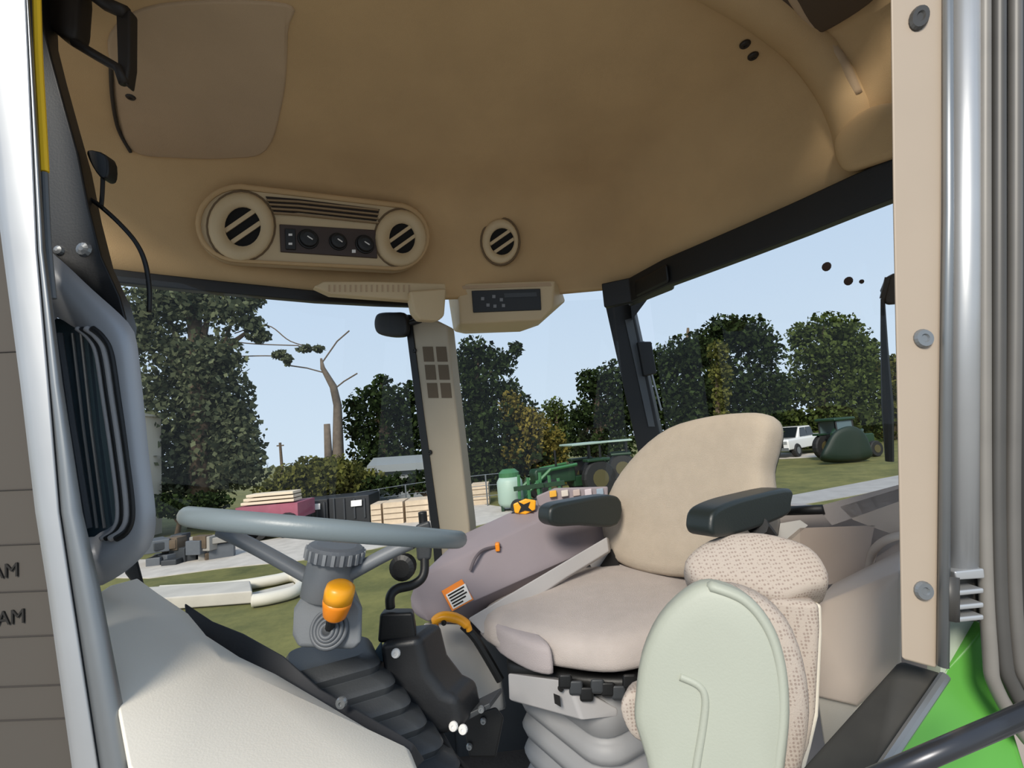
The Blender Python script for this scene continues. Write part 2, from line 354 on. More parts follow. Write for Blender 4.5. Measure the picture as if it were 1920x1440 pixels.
# low walls under the windows (hidden sills)
a, b, c = PZ(785,570,ZH), PZ(1190,540,ZH), PZ(1760,275,ZH)
def wall(p, q, zt, mt, name, lb, inw):
    d = q-p; nn = Vector((d.y,-d.x,0)).normalized()
    if nn.dot(Vector((.1,.9,0))-Vector((p.x,p.y,0))) < 0: nn = -nn
    V, F = hull([Vector((v.x,v.y,z))+nn*k for v in (p,q) for z in (ZF-.04,zt) for k in (.012,.012+inw)]); o = obj(name, V, F, mt); structure(o, lb)
wall(PZ(560,552,ZH), PZ(790,568,ZH), 1.80, DKGREY, 'wall_front', 'dark lower cab wall below the windshield', .02)
wall(a, b, 2.08, DKGREY, 'wall_right', 'dark lower cab wall below the side window', .02)
wall(b, c, 2.36, mat('shelf_grey_beige','#b7aea9',.6,var=.04), 'wall_rear', 'grey-beige lower cab wall below the rear window', .03)
# near right door pillar
YB = .62
V, F = prism([P(1665,-330,YB), P(1772,-330,YB), P(1770,0,YB), P(1762,700,YB), P(1757,1256,YB), P(1690,1238,YB), P(1684,900,YB), P(1674,400,YB)], (.050,.055,0)); bp = obj('trim_5', V, F, mat('beige_painted_metal','#a89988',.5,var=.02), bevel=.004); structure(bp, 'beige door pillar with round plugs')
NB = Vector((0,-1,0))
for x, y, r, mt in ((1722,35,.018,SEAL),(1730,635,.0125,STEEL),(1730,1107,.0115,STEEL)):
    V, F = lathe([(r,-.002),(r,.002),(r*.85,.005),(r*.45,.005),(r*.35,.003),(r*.1,.003)], P(x, y, YB), NB, 18)
    if r > .015: V = [P(x,y,YB)+Vector(((v-P(x,y,YB)).x*.78+(v-P(x,y,YB)).z*.35, (v-P(x,y,YB)).y, (v-P(x,y,YB)).z*1.05)) for v in V]
    obj('plug' if r > .015 else 'bolt', V, F, mt, bp)
V, F = tube([P(1776,-330,YB-.005), P(1778,400,YB-.005), P(1768,1250,YB-.005)], .006, 8); obj('edge_seal', V, F, STEEL, bp, smooth=True)
V, F = tube([P(1808,-330,YB+.01), P(1806,500,YB+.01), P(1800,1075,YB+.01)], .0175, 18); o = obj('trim_6', V, F, SILVER, smooth=True); structure(o, 'silver round door post')
for x0, x1, x2, x3, x4, r, nm, lb in ((1846,1846,1856,1868,1930,.0075,'trim_7','inner dark rubber door seal'),(1872,1870,1880,1900,1965,.0085,'trim_8','middle dark rubber door seal'),(1903,1898,1908,1930,2000,.008,'trim_9','outer dark rubber door seal')):
    V, F = tube(spline([P(x0,-330,YB), P(x0-1,500,YB), P(x1,1000,YB), P(x2,1220,YB), P(x3,1290,YB), P(x4,1390,YB), P(x4+90,1470,YB)], False, 6), r, 12); o = obj(nm, V, F, mat('seal_'+nm, {'trim_7':'#77736d','trim_8':'#474542','trim_9':'#5f5c58'}[nm], .45, var=.08, vs=15), smooth=True); structure(o, lb)
V, F = prism([P(1820,-330,YB+.04), P(2050,-330,YB+.04), P(2050,1480,YB+.04), P(1905,1300,YB+.04), P(1858,1180,YB+.04), P(1848,1080,YB+.04)], (0,.02,0)); o = obj('door_1', V, F, mat('door_brown_black','#2a2724',.5)); structure(o, 'dark door edge behind the seals')
V, F = prism([P(1768,-330,YB+.045), P(1850,-330,YB+.045), P(1850,1085,YB+.045), P(1762,1100,YB+.045)], (0,.02,0)); o = obj('trim_13', V, F, STEEL); structure(o, 'metal door jamb behind the silver post')
# hinge bracket
t = thing('hinge_bracket', 'ribbed pale metal hinge bracket on the door post above the green panel', 'hinge', P(1815,1165,YB))
V, F = prism([P(1790,1072,YB-.01), P(1846,1066,YB-.01), P(1848,1085,YB-.01), P(1795,1088,YB-.01)], (0,.04,0)); obj('top_plate', V, F, SILVER, t, bevel=.002)
V, F = prism([P(1788,1080,YB-.005), P(1800,1080,YB-.005), P(1800,1165,YB-.005), P(1788,1165,YB-.005)], (0,.035,0)); obj('side_plate', V, F, SILVER, t, bevel=.002)
for y in (1108,1135,1158):
    V, F = prism([P(1795,y,YB-.01), P(1846,y-5,YB-.01), P(1846,y+5,YB-.01), P(1795,y+10,YB-.01)], (0,.035,0)); obj('rib', V, F, SILVER, t, bevel=.002)
V, F = prism([P(1796,1085,YB+.01), P(1848,1082,YB+.01), P(1848,1165,YB+.01), P(1796,1165,YB+.01)], (0,.02,0)); obj('back_plate', V, F, SEAL, t)
V, F = tube([P(1776,1078,YB), P(1776,1160,YB)], .012, 12); obj('pin', V, F, SEAL, t, smooth=True)
# pale plate, green fender, strut, dark sill
V, F = prism([P(1770,1160,YB+.05), P(1850,1160,YB+.05), P(1850,1185,YB+.05), P(1762,1275,YB+.05)], (0,.02,0)); tag(obj('mudguard_bracket', V, F, mat('pale_green_grey','#a9b3a4',.5)), 'pale grey-green triangular plate below the hinge bracket', 'bracket')
gp = [P(1850,1168,YB+.035), P(1820,1205,YB+.04), P(1762,1275,YB+.05), P(1625,1460,YB+.03), P(1640,1560,YB), P(1960,1560,YB), P(1890,1330,YB+.02), P(1862,1270,YB+.03)]
V, F = prism(gp, (0,.02,0)); tag(obj('fender', V, F, GREEN, bevel=.004), 'bright green fender panel below the door pillar', 'fender')
V, F = tube([P(1600,1478,.5), P(1940,1332,.5)], .0095, 16); tag(obj('gas_strut', V, F, mat('strut_grey','#45464a',.3,.6), smooth=True), 'dark round gas strut crossing the green fender', 'strut')
V, F = hull([P(x, y, Y) for x, y, Y in ((1688,1238,.68),(1768,1262,.66),(1640,1470,.60),(1480,1470,.66),(1690,1260,.72),(1480,1490,.70),(1768,1275,.70),(1640,1490,.66))]); o = obj('trim_10', V, F, mat('sill_dark','#33322f',.75,var=.2,vs=15), bevel=.006); structure(o, 'dark scuffed door sill')
V, F = tube([P(1772,1268,.65), P(1640,1462,.59)], .006, 8); obj('sill_edge', V, F, STEEL, o)
# near left door frame
YA = .55
lo = [(-96,-330),(-55,0),(5,470),(38,720),(66,960),(88,1100),(135,1440),(160,1600)]
mi = [(32,-330),(49,0),(70,470),(92,720),(112,960),(133,1100),(185,1440),(214,1600)]
ri = [(38,-330),(55,0),(86,470),(118,720),(155,960),(188,1100),(254,1440),(290,1600)]
V = []; F = []
rs = []
for (lx, ly), (mx, my), (rx, ry) in zip(lo, mi, ri):
    rs.append([P(lx,ly,YA), P((lx*.7+mx*.3),my,YA-.004), P(mx,my,YA), P(mx,my,YA+.05), P(lx,ly,YA+.05)])
V, F = loft(rs); fr = obj('trim_11', V, F, SILVER, bevel=.003); structure(fr, 'pale silver door frame at the left edge')
rs = []
for (mx, my), (rx, ry) in zip(mi, ri):
    c = (mx+rx)/2; rs.append([P(mx,my,YA+.004), P(mx*.7+rx*.3,my,YA-.002), P(mx*.3+rx*.7,my,YA+.0), P(rx,my,YA+.012), P(rx,my,YA+.05), P(mx,my,YA+.05)])
V, F = loft(rs); obj('inner_flange', V, F, STEEL, fr, smooth=True)
V, F = tube(spline([P(68,-40,YA+.02), P(72,100,YA+.02), P(78,210,YA+.02), P(84,322,YA+.02)], False), .0045, 8); obj('glare_strip', V, F, YELLOW, fr)  # glare along the frame edge, coloured in as a thin yellow strip
V, F = tube(spline([P(84,324,YA+.02), P(90,450,YA+.02), P(100,560,YA+.02)], False), .0035, 8); obj('grey_strip', V, F, GREY, fr)
# strip of dim screen page, made up as a board left of the frame
bd = [(-260,380),(6,380),(20,470),(52,720),(82,960),(104,1100),(152,1440),(180,1600),(-260,1600)]
V, F = prism([P(x,y,YA+.06) for x, y in bd], (0,.012,0)); B = obj('screen_page', V, F, PAGE); tag(B, 'dim grey screen page with ruled rows and AM lettering, made up as a board left of the door frame', 'board')
for y0, s_ in ((660,0),(918,0),(1020,0),(1108,0),(1192,0),(1285,0),(1348,0)):
    xr = np.interp(y0, [470,720,960,1100,1440], [20,52,82,104,152])
    V, F = bar(P(-250,y0+12,YA+.0595), P(xr-2,y0-2,YA+.0595), .002, .0011, (0,1,0)); obj('rule_line', V, F, LINEK, B)
def text(body, q, size, mt, parent, name, xdir, nrm, ext=.0006, align='RIGHT'):
    cu = bpy.data.curves.new(name, 'FONT'); cu.body = body; cu.size = size; cu.extrude = ext; cu.align_x = align
    tmp = bpy.data.objects.new('tmp', cu); COL.objects.link(tmp); me = bpy.data.meshes.new_from_object(tmp.evaluated_get(bpy.context.evaluated_depsgraph_get())); bpy.data.objects.remove(tmp)
    x = Vector(xdir).normalized(); z = Vector(nrm).normalized(); y = z.cross(x).normalized(); x = y.cross(z)
    M = Matrix((x, y, z)).transposed(); V = [Vector(q)+M@v.co for v in me.vertices]; F = [list(p.vertices) for p in me.polygons]
    return obj(name, V, F, mt, parent)
for x, y in ((36,1080),(48,1167)):
    text('AM', P(x,y,YA+.0585), .0245, INK, B, 'lettering', P(40,1078,.6)-P(0,1083,.6), (0,-1,0))
# dark A pillar, left
V, F = prism([P(x, y, .70) for x, y in [(20,-250),(70,-250),(80,40),(96,105),(122,200),(146,285),(166,385),(190,480),(225,556),(236,596),(232,640),(160,620),(80,500),(60,300)]], (-.03,.06,0)); o = obj('trim_12', V, F, BLACK, bevel=.004); structure(o, 'black front pillar left of the headliner')
for x, y, r in ((158,468,.012),(112,470,.008)): 
    V, F = lathe([(r,0),(r*.8,.004),(r*.3,.006)], P(x,y,.70), NB, 12); obj('bolt_head', V, F, STEEL, o)
# grey framed quarter window
YW = .66
outer = [(70,462),(112,486),(170,540),(236,600),(255,634),(266,720),(280,860),(292,960),(288,1010),(266,1045),(215,1085),(165,1100),(140,1040),(115,900),(90,720),(62,560)]
inner = [(98,604),(136,612),(162,632),(176,662),(190,750),(205,850),(219,950),(214,982),(190,997),(160,1003),(130,900),(105,740)]
def ringframe(o_, i_, Y, th, mt, name, parent, bevel):
    def rs(p, n=64):
        p = spline([Vector((a,b,0)) for a,b in p], k=6); L=[0]
        for a,b in zip(p, p[1:]+p[:1]): L.append(L[-1]+(b-a).length)
        out=[]
        pc=p+[p[0]]
        for j in range(n):
            t=L[-1]*j/n; k=max(i for i in range(len(L)) if L[i]<=t); k=min(k,len(p)-1); f=(t-L[k])/max(1e-6,L[k+1]-L[k]); q=pc[k].lerp(pc[k+1],f); out.append((q.x,q.y))
        return out
    A=rs(o_); I=rs(i_); n=len(A)
    V=[P(x,y,Y) for x,y in A]+[P(a[0]*.5+b[0]*.5,a[1]*.5+b[1]*.5,Y-.008) for a,b in zip(A,I)]+[P(x,y,Y+.004) for x,y in I]+[P(x,y,Y+th) for x,y in I]+[P(x,y,Y+th) for x,y in A]
    F=[]
    for r_ in range(5):
        for k in range(n): F.append([r_*n+k, r_*n+(k+1)%n, ((r_+1)%5)*n+(k+1)%n, ((r_+1)%5)*n+k])
    return obj(name, V, F, mt, parent, smooth=True, bevel=bevel)
qw = ringframe(outer, inner, YW, .045, mat('frame_silver_grey','#a4a6aa',.4,.2,var=.03), 'window_4', None, 0); structure(qw, 'grey framed quarter window at the left with dark glass')
V, F = prism(spline([P(x,y,YW+.03) for x,y in inner], k=4), (0,.006,0)); obj('pane', V, F, DKGLASS, qw)
for off, r, mt in ((5,.0035,LTGREY),(13,.0035,BLACK),(22,.0045,LTGREY),(33,.0045,BLACK)):
    V, F = tube(spline([P(x+off,y+dy,YW+.001-off*.00022) for x,y,dy in ((140,616,0),(160,632,0),(176,662,0),(190,750,0),(205,850,0),(217,950,5),(208,985,8),(185,1002,8))], False, 6), r, 10); obj('ridge', V, F, mt, qw, smooth=True)
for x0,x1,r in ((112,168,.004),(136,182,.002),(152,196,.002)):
    V, F = tube([P(x0,625,YW+.02), P((x0+x1)/2-3,800,YW+.02), P(x1,990,YW+.02)], r, 8); obj('reflection_streak', V, F, MIDGREY if r>.002 else STEEL, qw)  # light streaks reflected in the pane, modelled as thin rods
# ---------------------------------------------------------------- overhead console on the headliner
_a = PZ(360,523,ZH); _b = PZ(830,554,ZH); _d = _b-_a; NV = Vector((_d.y, -_d.x, 0)).normalized()
if NV.dot(EYE-_a) < 0: NV = -NV
NV = (NV+Vector((0,0,-.12))).normalized()
def vp(x, y, off=0): return PP(x, y, _a+NV*(.032+off), NV)
def circ(cx, cy, rx, ry, n=28, rot=0): return [(cx+rx*math.cos(t)*math.cos(rot)-ry*math.sin(t)*math.sin(rot), cy+rx*math.cos(t)*math.sin(rot)+ry*math.sin(t)*math.cos(rot)) for t in [2*math.pi*i/n for i in range(n)]]
def slab(pix, off, th, mt, name, parent, bevel=0, f=vp, nrm=None):
    V, F = prism([f(x, y, off) for x, y in pix], -(nrm or NV)*th); return obj(name, V, F, mt, parent, bevel=bevel)
def annulus(po, pi_, off, th, mt, name, parent, f=vp, nrm=None):
    nrm = nrm or NV; n = len(po); A = [f(x,y,off*.6) for x,y in po]; M_ = [f(a[0]*.8+b[0]*.2,a[1]*.8+b[1]*.2,off) for a,b in zip(po,pi_)]; I = [f(x,y,off*.9) for x,y in pi_]
    V = A+M_+I+[v-nrm*th for v in I]+[v-nrm*th for v in A]; F = [[r*n+k, r*n+(k+1)%n, ((r+1)%5)*n+(k+1)%n, ((r+1)%5)*n+k] for r in range(5) for k in range(n)]
    return obj(name, V, F, mt, parent, smooth=True)
VC = thing('vent_console', 'tan overhead console with two round air vents, slatted grille and control knobs', 'vent console', vp(590,490))
def capsule(cx1, cy1, r1x, r1y, cx2, cy2, r2x, r2y, n=14):
    L = [(cx1+r1x*math.cos(t), cy1+r1y*math.sin(t)) for t in [math.radians(270-180*i/n) for i in range(n+1)]]
    R = [(cx2+r2x*math.cos(t), cy2+r2y*math.sin(t)) for t in [math.radians(90-180*i/n) for i in range(n+1)]]
    return L+R
slab(capsule(450,418,84,74,742,443,64,64), .0, .05, TANPL, 'faceplate', VC, .004)
annulus(capsule(450,418,84,74,742,443,64,64), capsule(450,420,74,66,742,444,56,56), .008, .01, LINER, 'outer_rim', VC)
def round_vent(cx, cy, rx, ry, hx, hy, parent, f=vp, nrm=None, name='round_vent', tilt=.55):
    v = annulus(circ(cx,cy,rx,ry), circ(cx+3,cy,hx,hy), .016, .03, TANPL, name, parent, f, nrm)
    annulus(circ(cx,cy,rx+4,ry+4), circ(cx,cy,rx-1,ry-1), .004, .01, mat('groove_brown','#6d5940',.8), 'groove', v if parent else v, f, nrm)
    slab(circ(cx+3,cy,hx+1,hy+1), .003, .006, HOLE, 'vent_hole', v, f=f, nrm=nrm)
    for k in (-.32, .36):
        dx, dy = math.cos(-tilt), math.sin(-tilt); nx, ny = -dy, dx; w = math.sqrt(max(.05, 1-k*k))
        cxx, cyy = cx+3+nx*k*hx, cy+ny*k*hy; a = (cxx-dx*hx*w, cyy-dy*hy*w); b = (cxx+dx*hx*w, cyy+dy*hy*w); h = hx*.13
        slab([(a[0]-nx*h,a[1]-ny*h),(b[0]-nx*h,b[1]-ny*h),(b[0]+nx*h,b[1]+ny*h),(a[0]+nx*h,a[1]+ny*h)], .008, .006, TANPL, 'slat', v, .001, f, nrm)
    return v
round_vent(452,424,62,64,34,38,VC)
round_vent(752,446,48,53,25,29,VC)
g = slab([(498,368),(560,373),(712,392),(706,414),(560,398),(516,400)], .004, .01, mat('grille_dark','#2b211a',.8), 'grille', VC)
for k in range(4):
    y = 373+k*8; slab([(500+k*4,y),(560,y+3),(710,y+19),(710,y+22),(560,y+6.5),(501+k*4,y+3.5)], .010, .006, mat('grille_slat','#8a7354',.6), 'slat', g)
cp = slab([(524,420),(704,431),(708,484),(526,472)], .006, .012, mat('control_brown','#3a2a22',.5), 'control_panel', VC, .002)
sw = slab([(534,428),(554,429),(555,468),(536,467)], .012, .01, BLACK, 'rocker_switch', cp, .002)
for x, y, r in ((578,448,17),(634,453,15),(684,458,16)):
    q = vp(x, y, .008); rr = r*q.y/F_PX
    V, F = lathe([(rr*1.15,0),(rr*1.1,.003),(rr,.004),(rr*.92,.016),(rr*.6,.018)], q, NV, 20); k = obj('knob', V, F, BLACK, cp, smooth=False)
    V, F = bar(q+NV*.019-Vector((rr*.5,0,-rr*.4)), q+NV*.019+Vector((rr*.4,0,-rr*.3)), .003, .003, NV); obj('pointer', V, F, WHITE, k)
for y in (438,455): slab([(541,y),(548,y),(548,y+4),(541,y+4)], .013, .002, WHITE, 'symbol', sw)
slab([(660,468),(667,468),(667,474),(660,474)], .008, .003, WHITE, 'indicator', cp)
# single round vent
_c = PZ(938,550,ZH); NS = Vector((-.05,-.99,-.12)).normalized()
def sp(x, y, off=0): return PP(x, y, _c+NS*(.012+off), NS)
rv = round_vent(938,452,34,42,23,26,None,sp,NS,'air_vent'); tag(rv, 'single round air vent to the right of the long vent console', 'air vent')
# radio console
_c2 = PZ(935,560,ZH); 
def rp_(x, y, off=0): return PP(x, y, _c2+NS*(.09+off), NS)
t = thing('radio_console', 'tan overhead box with a black radio in its face', 'radio console', rp_(940,620))
V, F = hull([rp_(x,y) for x,y in ((858,532),(1040,526),(1036,578),(1015,600),(862,607))]+[rp_(x,y,-.16) for x,y in ((838,545),(1050,535),(1060,565),(1010,610),(850,622))]+[rp_(x,y,-.10) for x,y in ((868,626),(975,622))]); obj('housing', V, F, TANPL, t, bevel=.008)
r_ = slab([(884,545),(1013,541),(1015,581),(887,586)], .006, .02, BLACK, 'radio', t, .002, rp_, NS)
slab([(945,550),(1006,548),(1007,556),(946,558)], .008, .002, DKGREY, 'display', r_, 0, rp_, NS)
for x, y in ((905,560),(915,572),(926,556),(928,574),(940,562),(944,573)): slab([(x-3,y-3),(x+3,y-3),(x+3,y+3),(x-3,y+3)], .009, .003, mat('button_grey','#77787a',.5), 'button', r_, 0, rp_, NS)
slab([(866,536),(1032,530),(1034,536),(868,542)], .003, .004, LINER2, 'lip', t, 0, rp_, NS)
# shade cassette with end bracket
t = thing('sunshade_cassette', 'long tan roller shade cassette under the headliner left of the radio', 'sunshade', vp(715,560,.05))
slab([(588,537),(606,527),(700,527),(836,531),(838,556),(800,566),(620,552)], .06, .05, TANPL, 'cassette', t, .006)
for k in range(16): slab([(616+k*10,534),(619+k*10,534),(619+k*10,547),(616+k*10,547)], .062, .003, LINER2, 'rib', t)
slab([(768,545),(838,540),(834,592),(822,602),(788,600),(776,585)], .085, .05, TANPL, 'end_bracket', t, .008)
# small black mirror on the post
t = thing('post_mirror', 'small black rounded mirror beside the top of the vented post', 'mirror', pp(735,625,.03))
V, F = pillow(spline([pp(x,y,.03) for x,y in ((704,600),(712,588),(740,586),(762,590),(764,625),(745,632),(715,628),(705,618))], k=4), nP, .012, .02); obj('head', V, F, BLACK, t, smooth=True)
V, F = tube([pp(758,608,.02), pp(790,600,.0)], .01, 10); obj('stem', V, F, BLACK, t)
# upper left mirror bracket and cable switch
YM = .74
t = thing('interior_mirror', 'dark interior mirror on a bent bracket at the upper left', 'mirror', P(150,60,YM))
V, F = pillow(spline([P(x,y,YM) for x,y in ((72,-30),(150,-40),(154,40),(146,78),(120,74),(92,48),(78,20))], k=4), NB, .012, .02); obj('head', V, F, BROWNBLK, t, smooth=True)
V, F = tube([P(140,80,YM), P(180,104,YM), P(222,128,YM), P(232,156,YM)], .0075, 10); obj('lower_arm', V, F, BROWNBLK, t, smooth=True)
V, F = prism([P(216,25,YM), P(243,15,YM), P(242,120,YM), P(236,160,YM), P(224,150,YM), P(219,120,YM)], (0,.02,0)); obj('upright', V, F, BROWNBLK, t, bevel=.004)
V, F = tube([P(150,-30,YM), P(200,8,YM), P(236,24,YM)], .011, 10); obj('upper_arm', V, F, BROWNBLK, t, smooth=True)
t = thing('cable_switch', 'small black switch with a thin cable on the liner edge at the left', 'switch', P(185,330,.72))
V, F = prism(spline([P(x,y,.72) for x,y in ((162,281),(198,290),(202,325),(190,334),(172,312))], k=3), (0,.02,0)); obj('body', V, F, BLACK, t, bevel=.003)
V, F = tube(spline([P(x,y,.725) for x,y in ((193,330),(192,360),(190,385))], False), .003, 8); obj('lead', V, F, BLACK, t)
V, F = tube(spline([P(x,y,.725) for x,y in ((165,370),(190,388),(225,420),(255,455),(272,492),(280,540),(280,585))], False), .0035, 8); obj('cable', V, F, BLACK, t, smooth=True)
# ---------------------------------------------------------------- seat
ZS = 2.17
SQ = PZ(1150,1050,2.2)
NB2 = (UF+Vector((0,0,.20))).normalized()
def bk(x, y, off=0): return PP(x, y, SQ+NB2*off, NB2)
SC_ = Vector((.20,1.12,0))
st = thing('driver_seat', 'beige fabric driver seat with tall rounded backrest on grey bellows', 'seat', (SC_.x, SC_.y, ZF))
bo = [(1136,965),(1158,905),(1205,845),(1260,803),(1330,782),(1400,774),(1440,779),(1453,803),(1446,845),(1437,882),(1441,930),(1442,1000),(1390,1066),(1290,1083),(1200,1070),(1152,1045),(1136,1008)]
V, F = pillow(spline([bk(x,y) for x,y in bo], k=3), NB2, .035, .05); obj('backrest', V, F, FABRIC, st, smooth=True)
V, F = pillow(spline([bk(x+5,y+4,-.05) for x,y in bo], k=3), NB2, .02, .04); obj('back_shell', V, F, BLACK, st, smooth=True)
cu = [(900,1172),(960,1132),(1040,1090),(1135,1052),(1230,1058),(1330,1075),(1390,1110),(1340,1180),(1230,1228),(1150,1246),(1070,1240),(1000,1226),(935,1205)]
V, F = pillow(spline([PZ(x,y,2.145) for x,y in cu], k=4), (0,0,1), .05, .02); obj('cushion', V, F, FABRIC2, st, smooth=True)
V, F = pillow(spline([PZ(x,y,2.15) for x,y in ((925,1190),(958,1166),(1008,1182),(1012,1212),(1036,1238),(985,1228))], k=4), (0,0,1), .03, .03); obj('bolster', V, F, mat('bolster_fabric','#a9a0a0',.95,bump=.3,bs=600), st, smooth=True)
V, F = pillow(spline([PZ(x,y,2.10) for x,y in ((950,1236),(1050,1160),(1180,1120),(1360,1180),(1230,1268),(1120,1280),(1010,1262))], k=4), (0,0,1), .012, .03); obj('seat_pan', V, F, BLACK, st, smooth=True)
for a, b in (((1005,1262),(1110,1310)),((1110,1310),(1200,1270)),((1060,1275),(1170,1310))):
    V, F = tube([PZ(*a,2.03), PZ(*b,2.03)], .012, 8); obj('suspension_link', V, F, BLACK, st)
# bellows
ang = math.atan2(UF.y, UF.x); CB = Vector((.160,1.185,0))
def rr_ring(hw, hd, r, z, c=CB, a=ang): 
    return [Vector((c.x+x*math.cos(a)-y*math.sin(a), c.y+x*math.sin(a)+y*math.cos(a), z)) for x, y in rrect(hw, hd, r, 6)]
rings = []; z = 2.05
rings += [rr_ring(.140,.140,.04,2.075), rr_ring(.150,.150,.045,2.068), rr_ring(.152,.152,.045,2.005)]
z = 2.0
while z > ZF+.06:
    rings += [rr_ring(.142,.142,.05,z), rr_ring(.158,.158,.06,z-.008), rr_ring(.166,.166,.06,z-.026), rr_ring(.160,.160,.06,z-.044), rr_ring(.142,.142,.05,z-.05)]; z -= .056
V, F = loft(rings); obj('bellows', V, F, BELLOW, st, smooth=True)
V, F = loft([rr_ring(.18,.18,.03,ZF), rr_ring(.18,.18,.03,z+.012)]); obj('base', V, F, BLACK, st, bevel=.004)
V, F = hull([P(*p) for p in ((950,1262,1.10),(1066,1278,.965),(1090,1350,.965),(952,1312,1.10),(1160,1328,1.0),(1160,1343,1.0),(1100,1318,.975),(1020,1262,1.1),(1150,1330,1.1),(1090,1350,1.1))]); obj('front_cover', V, F, LTGREY, st, bevel=.008)
V, F = prism([P(1038,1302,.978), P(1050,1307,.972), P(1052,1326,.972), P(1040,1319,.978)], (0,.004,0)); obj('cover_slot', V, F, HOLE, st)
for k in range(7):
    x = 1060+k*20; V, F = hull([P(x+dx,1285+dy+(k%3)*9-abs(k-3)*3,Y) for dx in (-13,13) for dy in (-12,16) for Y in (.96,1.0)]); obj('suspension_block', V, F, (BLACK,DKGREY)[k%2], st, bevel=.005)
V, F = lathe([(.006,0),(.006,.003),(.002,.004)], P(1052,1290,.975), (-.5,-.85,0), 12); obj('cover_button', V, F, HOLE, st)
# armrests
def armrest(poly, q, name_label):
    V, F = prism(spline([PP(x,y,q,VL) for x,y in poly], k=4), -VL*.058); o = obj('armrest', V, F, mat('armrest_green_black','#1e2524',.42,bump=.05,bs=300), st, bevel=.014, seg=3); o['label'] = name_label
    return o
armrest([(1334,984),(1340,960),(1365,944),(1410,930),(1484,916),(1486,945),(1480,966),(1425,990),(1370,1006),(1345,1008),(1336,1000)], P(1400,960,.92), 'near black armrest')
V, F = tube([P(1420,985,.95), P(1440,1010,1.0)], .02, 10); obj('arm_bracket', V, F, BLACK, st)
armrest([(1030,968),(1036,950),(1066,940),(1160,930),(1160,985),(1090,986),(1050,988),(1034,982)], P(1075,965,1.30), 'far black armrest')
# seat side rail seen between console and cushion
V, F = prism([P(876,1160,1.17), P(1138,1006,1.40), P(1142,1034,1.40), P(1060,1084,1.32), P(905,1190,1.17)], (.01,.03,-.01)); tag(obj('console_rail', V, F, LTGREY, bevel=.004), 'pale grey rail running along the console beside the seat cushion', 'rail')
V, F = hull([P(x,y,Y) for x,y in ((1040,1062),(1060,1048),(1130,1020),(1160,1062),(1100,1068)) for Y in (1.46,1.50)]); k = obj('side_bracket', V, F, LTGREY, st)
for p3 in (((1078,1062),(1092,1040),(1108,1062)),((1126,1062),(1148,1030),(1165,1066))):
    V, F = prism([P(x,y,1.452) for x,y in p3], (0,.01,0)); obj('bracket_hole', V, F, HOLE, k)
# ---------------------------------------------------------------- folded passenger seat
ps = thing('passenger_seat', 'folded passenger seat with pale mint shell and dotted fabric cushions by the door', 'seat', P(1400,1560,.85)*1)
ps.location.z = ZF; WL[ps] = Vector(ps.location)
NM = Vector((-.30,-.95,.12)).normalized(); qM = P(1340,1260,.74)
def mm(x, y, off=0): return PP(x, y, qM+NM*off, NM)
sh = [(1192,1300),(1203,1225),(1235,1155),(1285,1105),(1330,1088),(1390,1108),(1440,1158),(1470,1235),(1480,1330),(1470,1430),(1455,1540),(1225,1540),(1216,1440),(1200,1380),(1190,1345)]
V, F = pillow(spline([mm(x,y) for x,y in sh], k=3), NM, .022, .03); bs_ = obj('back_shell', V, F, MINT, ps, smooth=True)
V, F = tube(spline([mm(x,y,.020) for x,y in ((1275,1268),(1310,1285),(1322,1310),(1318,1360),(1305,1440),(1300,1500))], False), .006, 8); obj('rib', V, F, MINT, bs_, smooth=True)
V, F = tube(spline([mm(x,y,.010) for x,y in ((1325,1096),(1392,1122),(1436,1172),(1460,1240),(1467,1330),(1458,1430),(1446,1520))], False), [.004]+[.012]*35+[.010], 10, .7); obj('edge_band', V, F, MINT, bs_, smooth=True)
V, F = pillow(spline([mm(x+18,y-2,-.05) for x,y in [(1260,1120),(1330,1095),(1400,1112),(1455,1160),(1485,1235),(1496,1330),(1482,1430),(1465,1540),(1240,1540),(1215,1400),(1215,1260)]], k=3), NM, .035, .03); obj('back_cushion', V, F, DOTF, ps, smooth=True)
V, F = prism([mm(x,y,-.09) for x,y in ((1440,1122),(1538,1130),(1540,1180),(1532,1340),(1520,1400),(1470,1540),(1440,1540))], -NM*.06); obj('seat_cushion', V, F, DOTF, ps, bevel=.02, seg=3)
V, F = prism([mm(x,y,-.145) for x,y in ((1500,1126),(1542,1134),(1543,1190),(1536,1345),(1522,1405),(1480,1560),(1450,1560))], -NM*.02); obj('outer_shell', V, F, CREAM, ps, bevel=.006)
hr = [(1282,1072),(1300,1042),(1345,1018),(1410,1010),(1470,1020),(1520,1040),(1548,1075),(1550,1108),(1515,1122),(1455,1140),(1380,1118),(1310,1108)]
V, F = pillow(spline([PP(x,y,P(1410,1060,.88),Vector((-.2,-.7,.68))) for x,y in hr], k=3), (-.2,-.7,.68), .035, .05); obj('head_cushion', V, F, DOTF, ps, smooth=True)
V, F = pillow(spline([P(x,y,.80) for x,y in ((1166,1320),(1180,1290),(1210,1288),(1232,1315),(1232,1370),(1215,1386),(1185,1368))], k=3), (-.4,-.9,.1), .02, .03); obj('lower_pad', V, F, DOTF, ps, smooth=True)
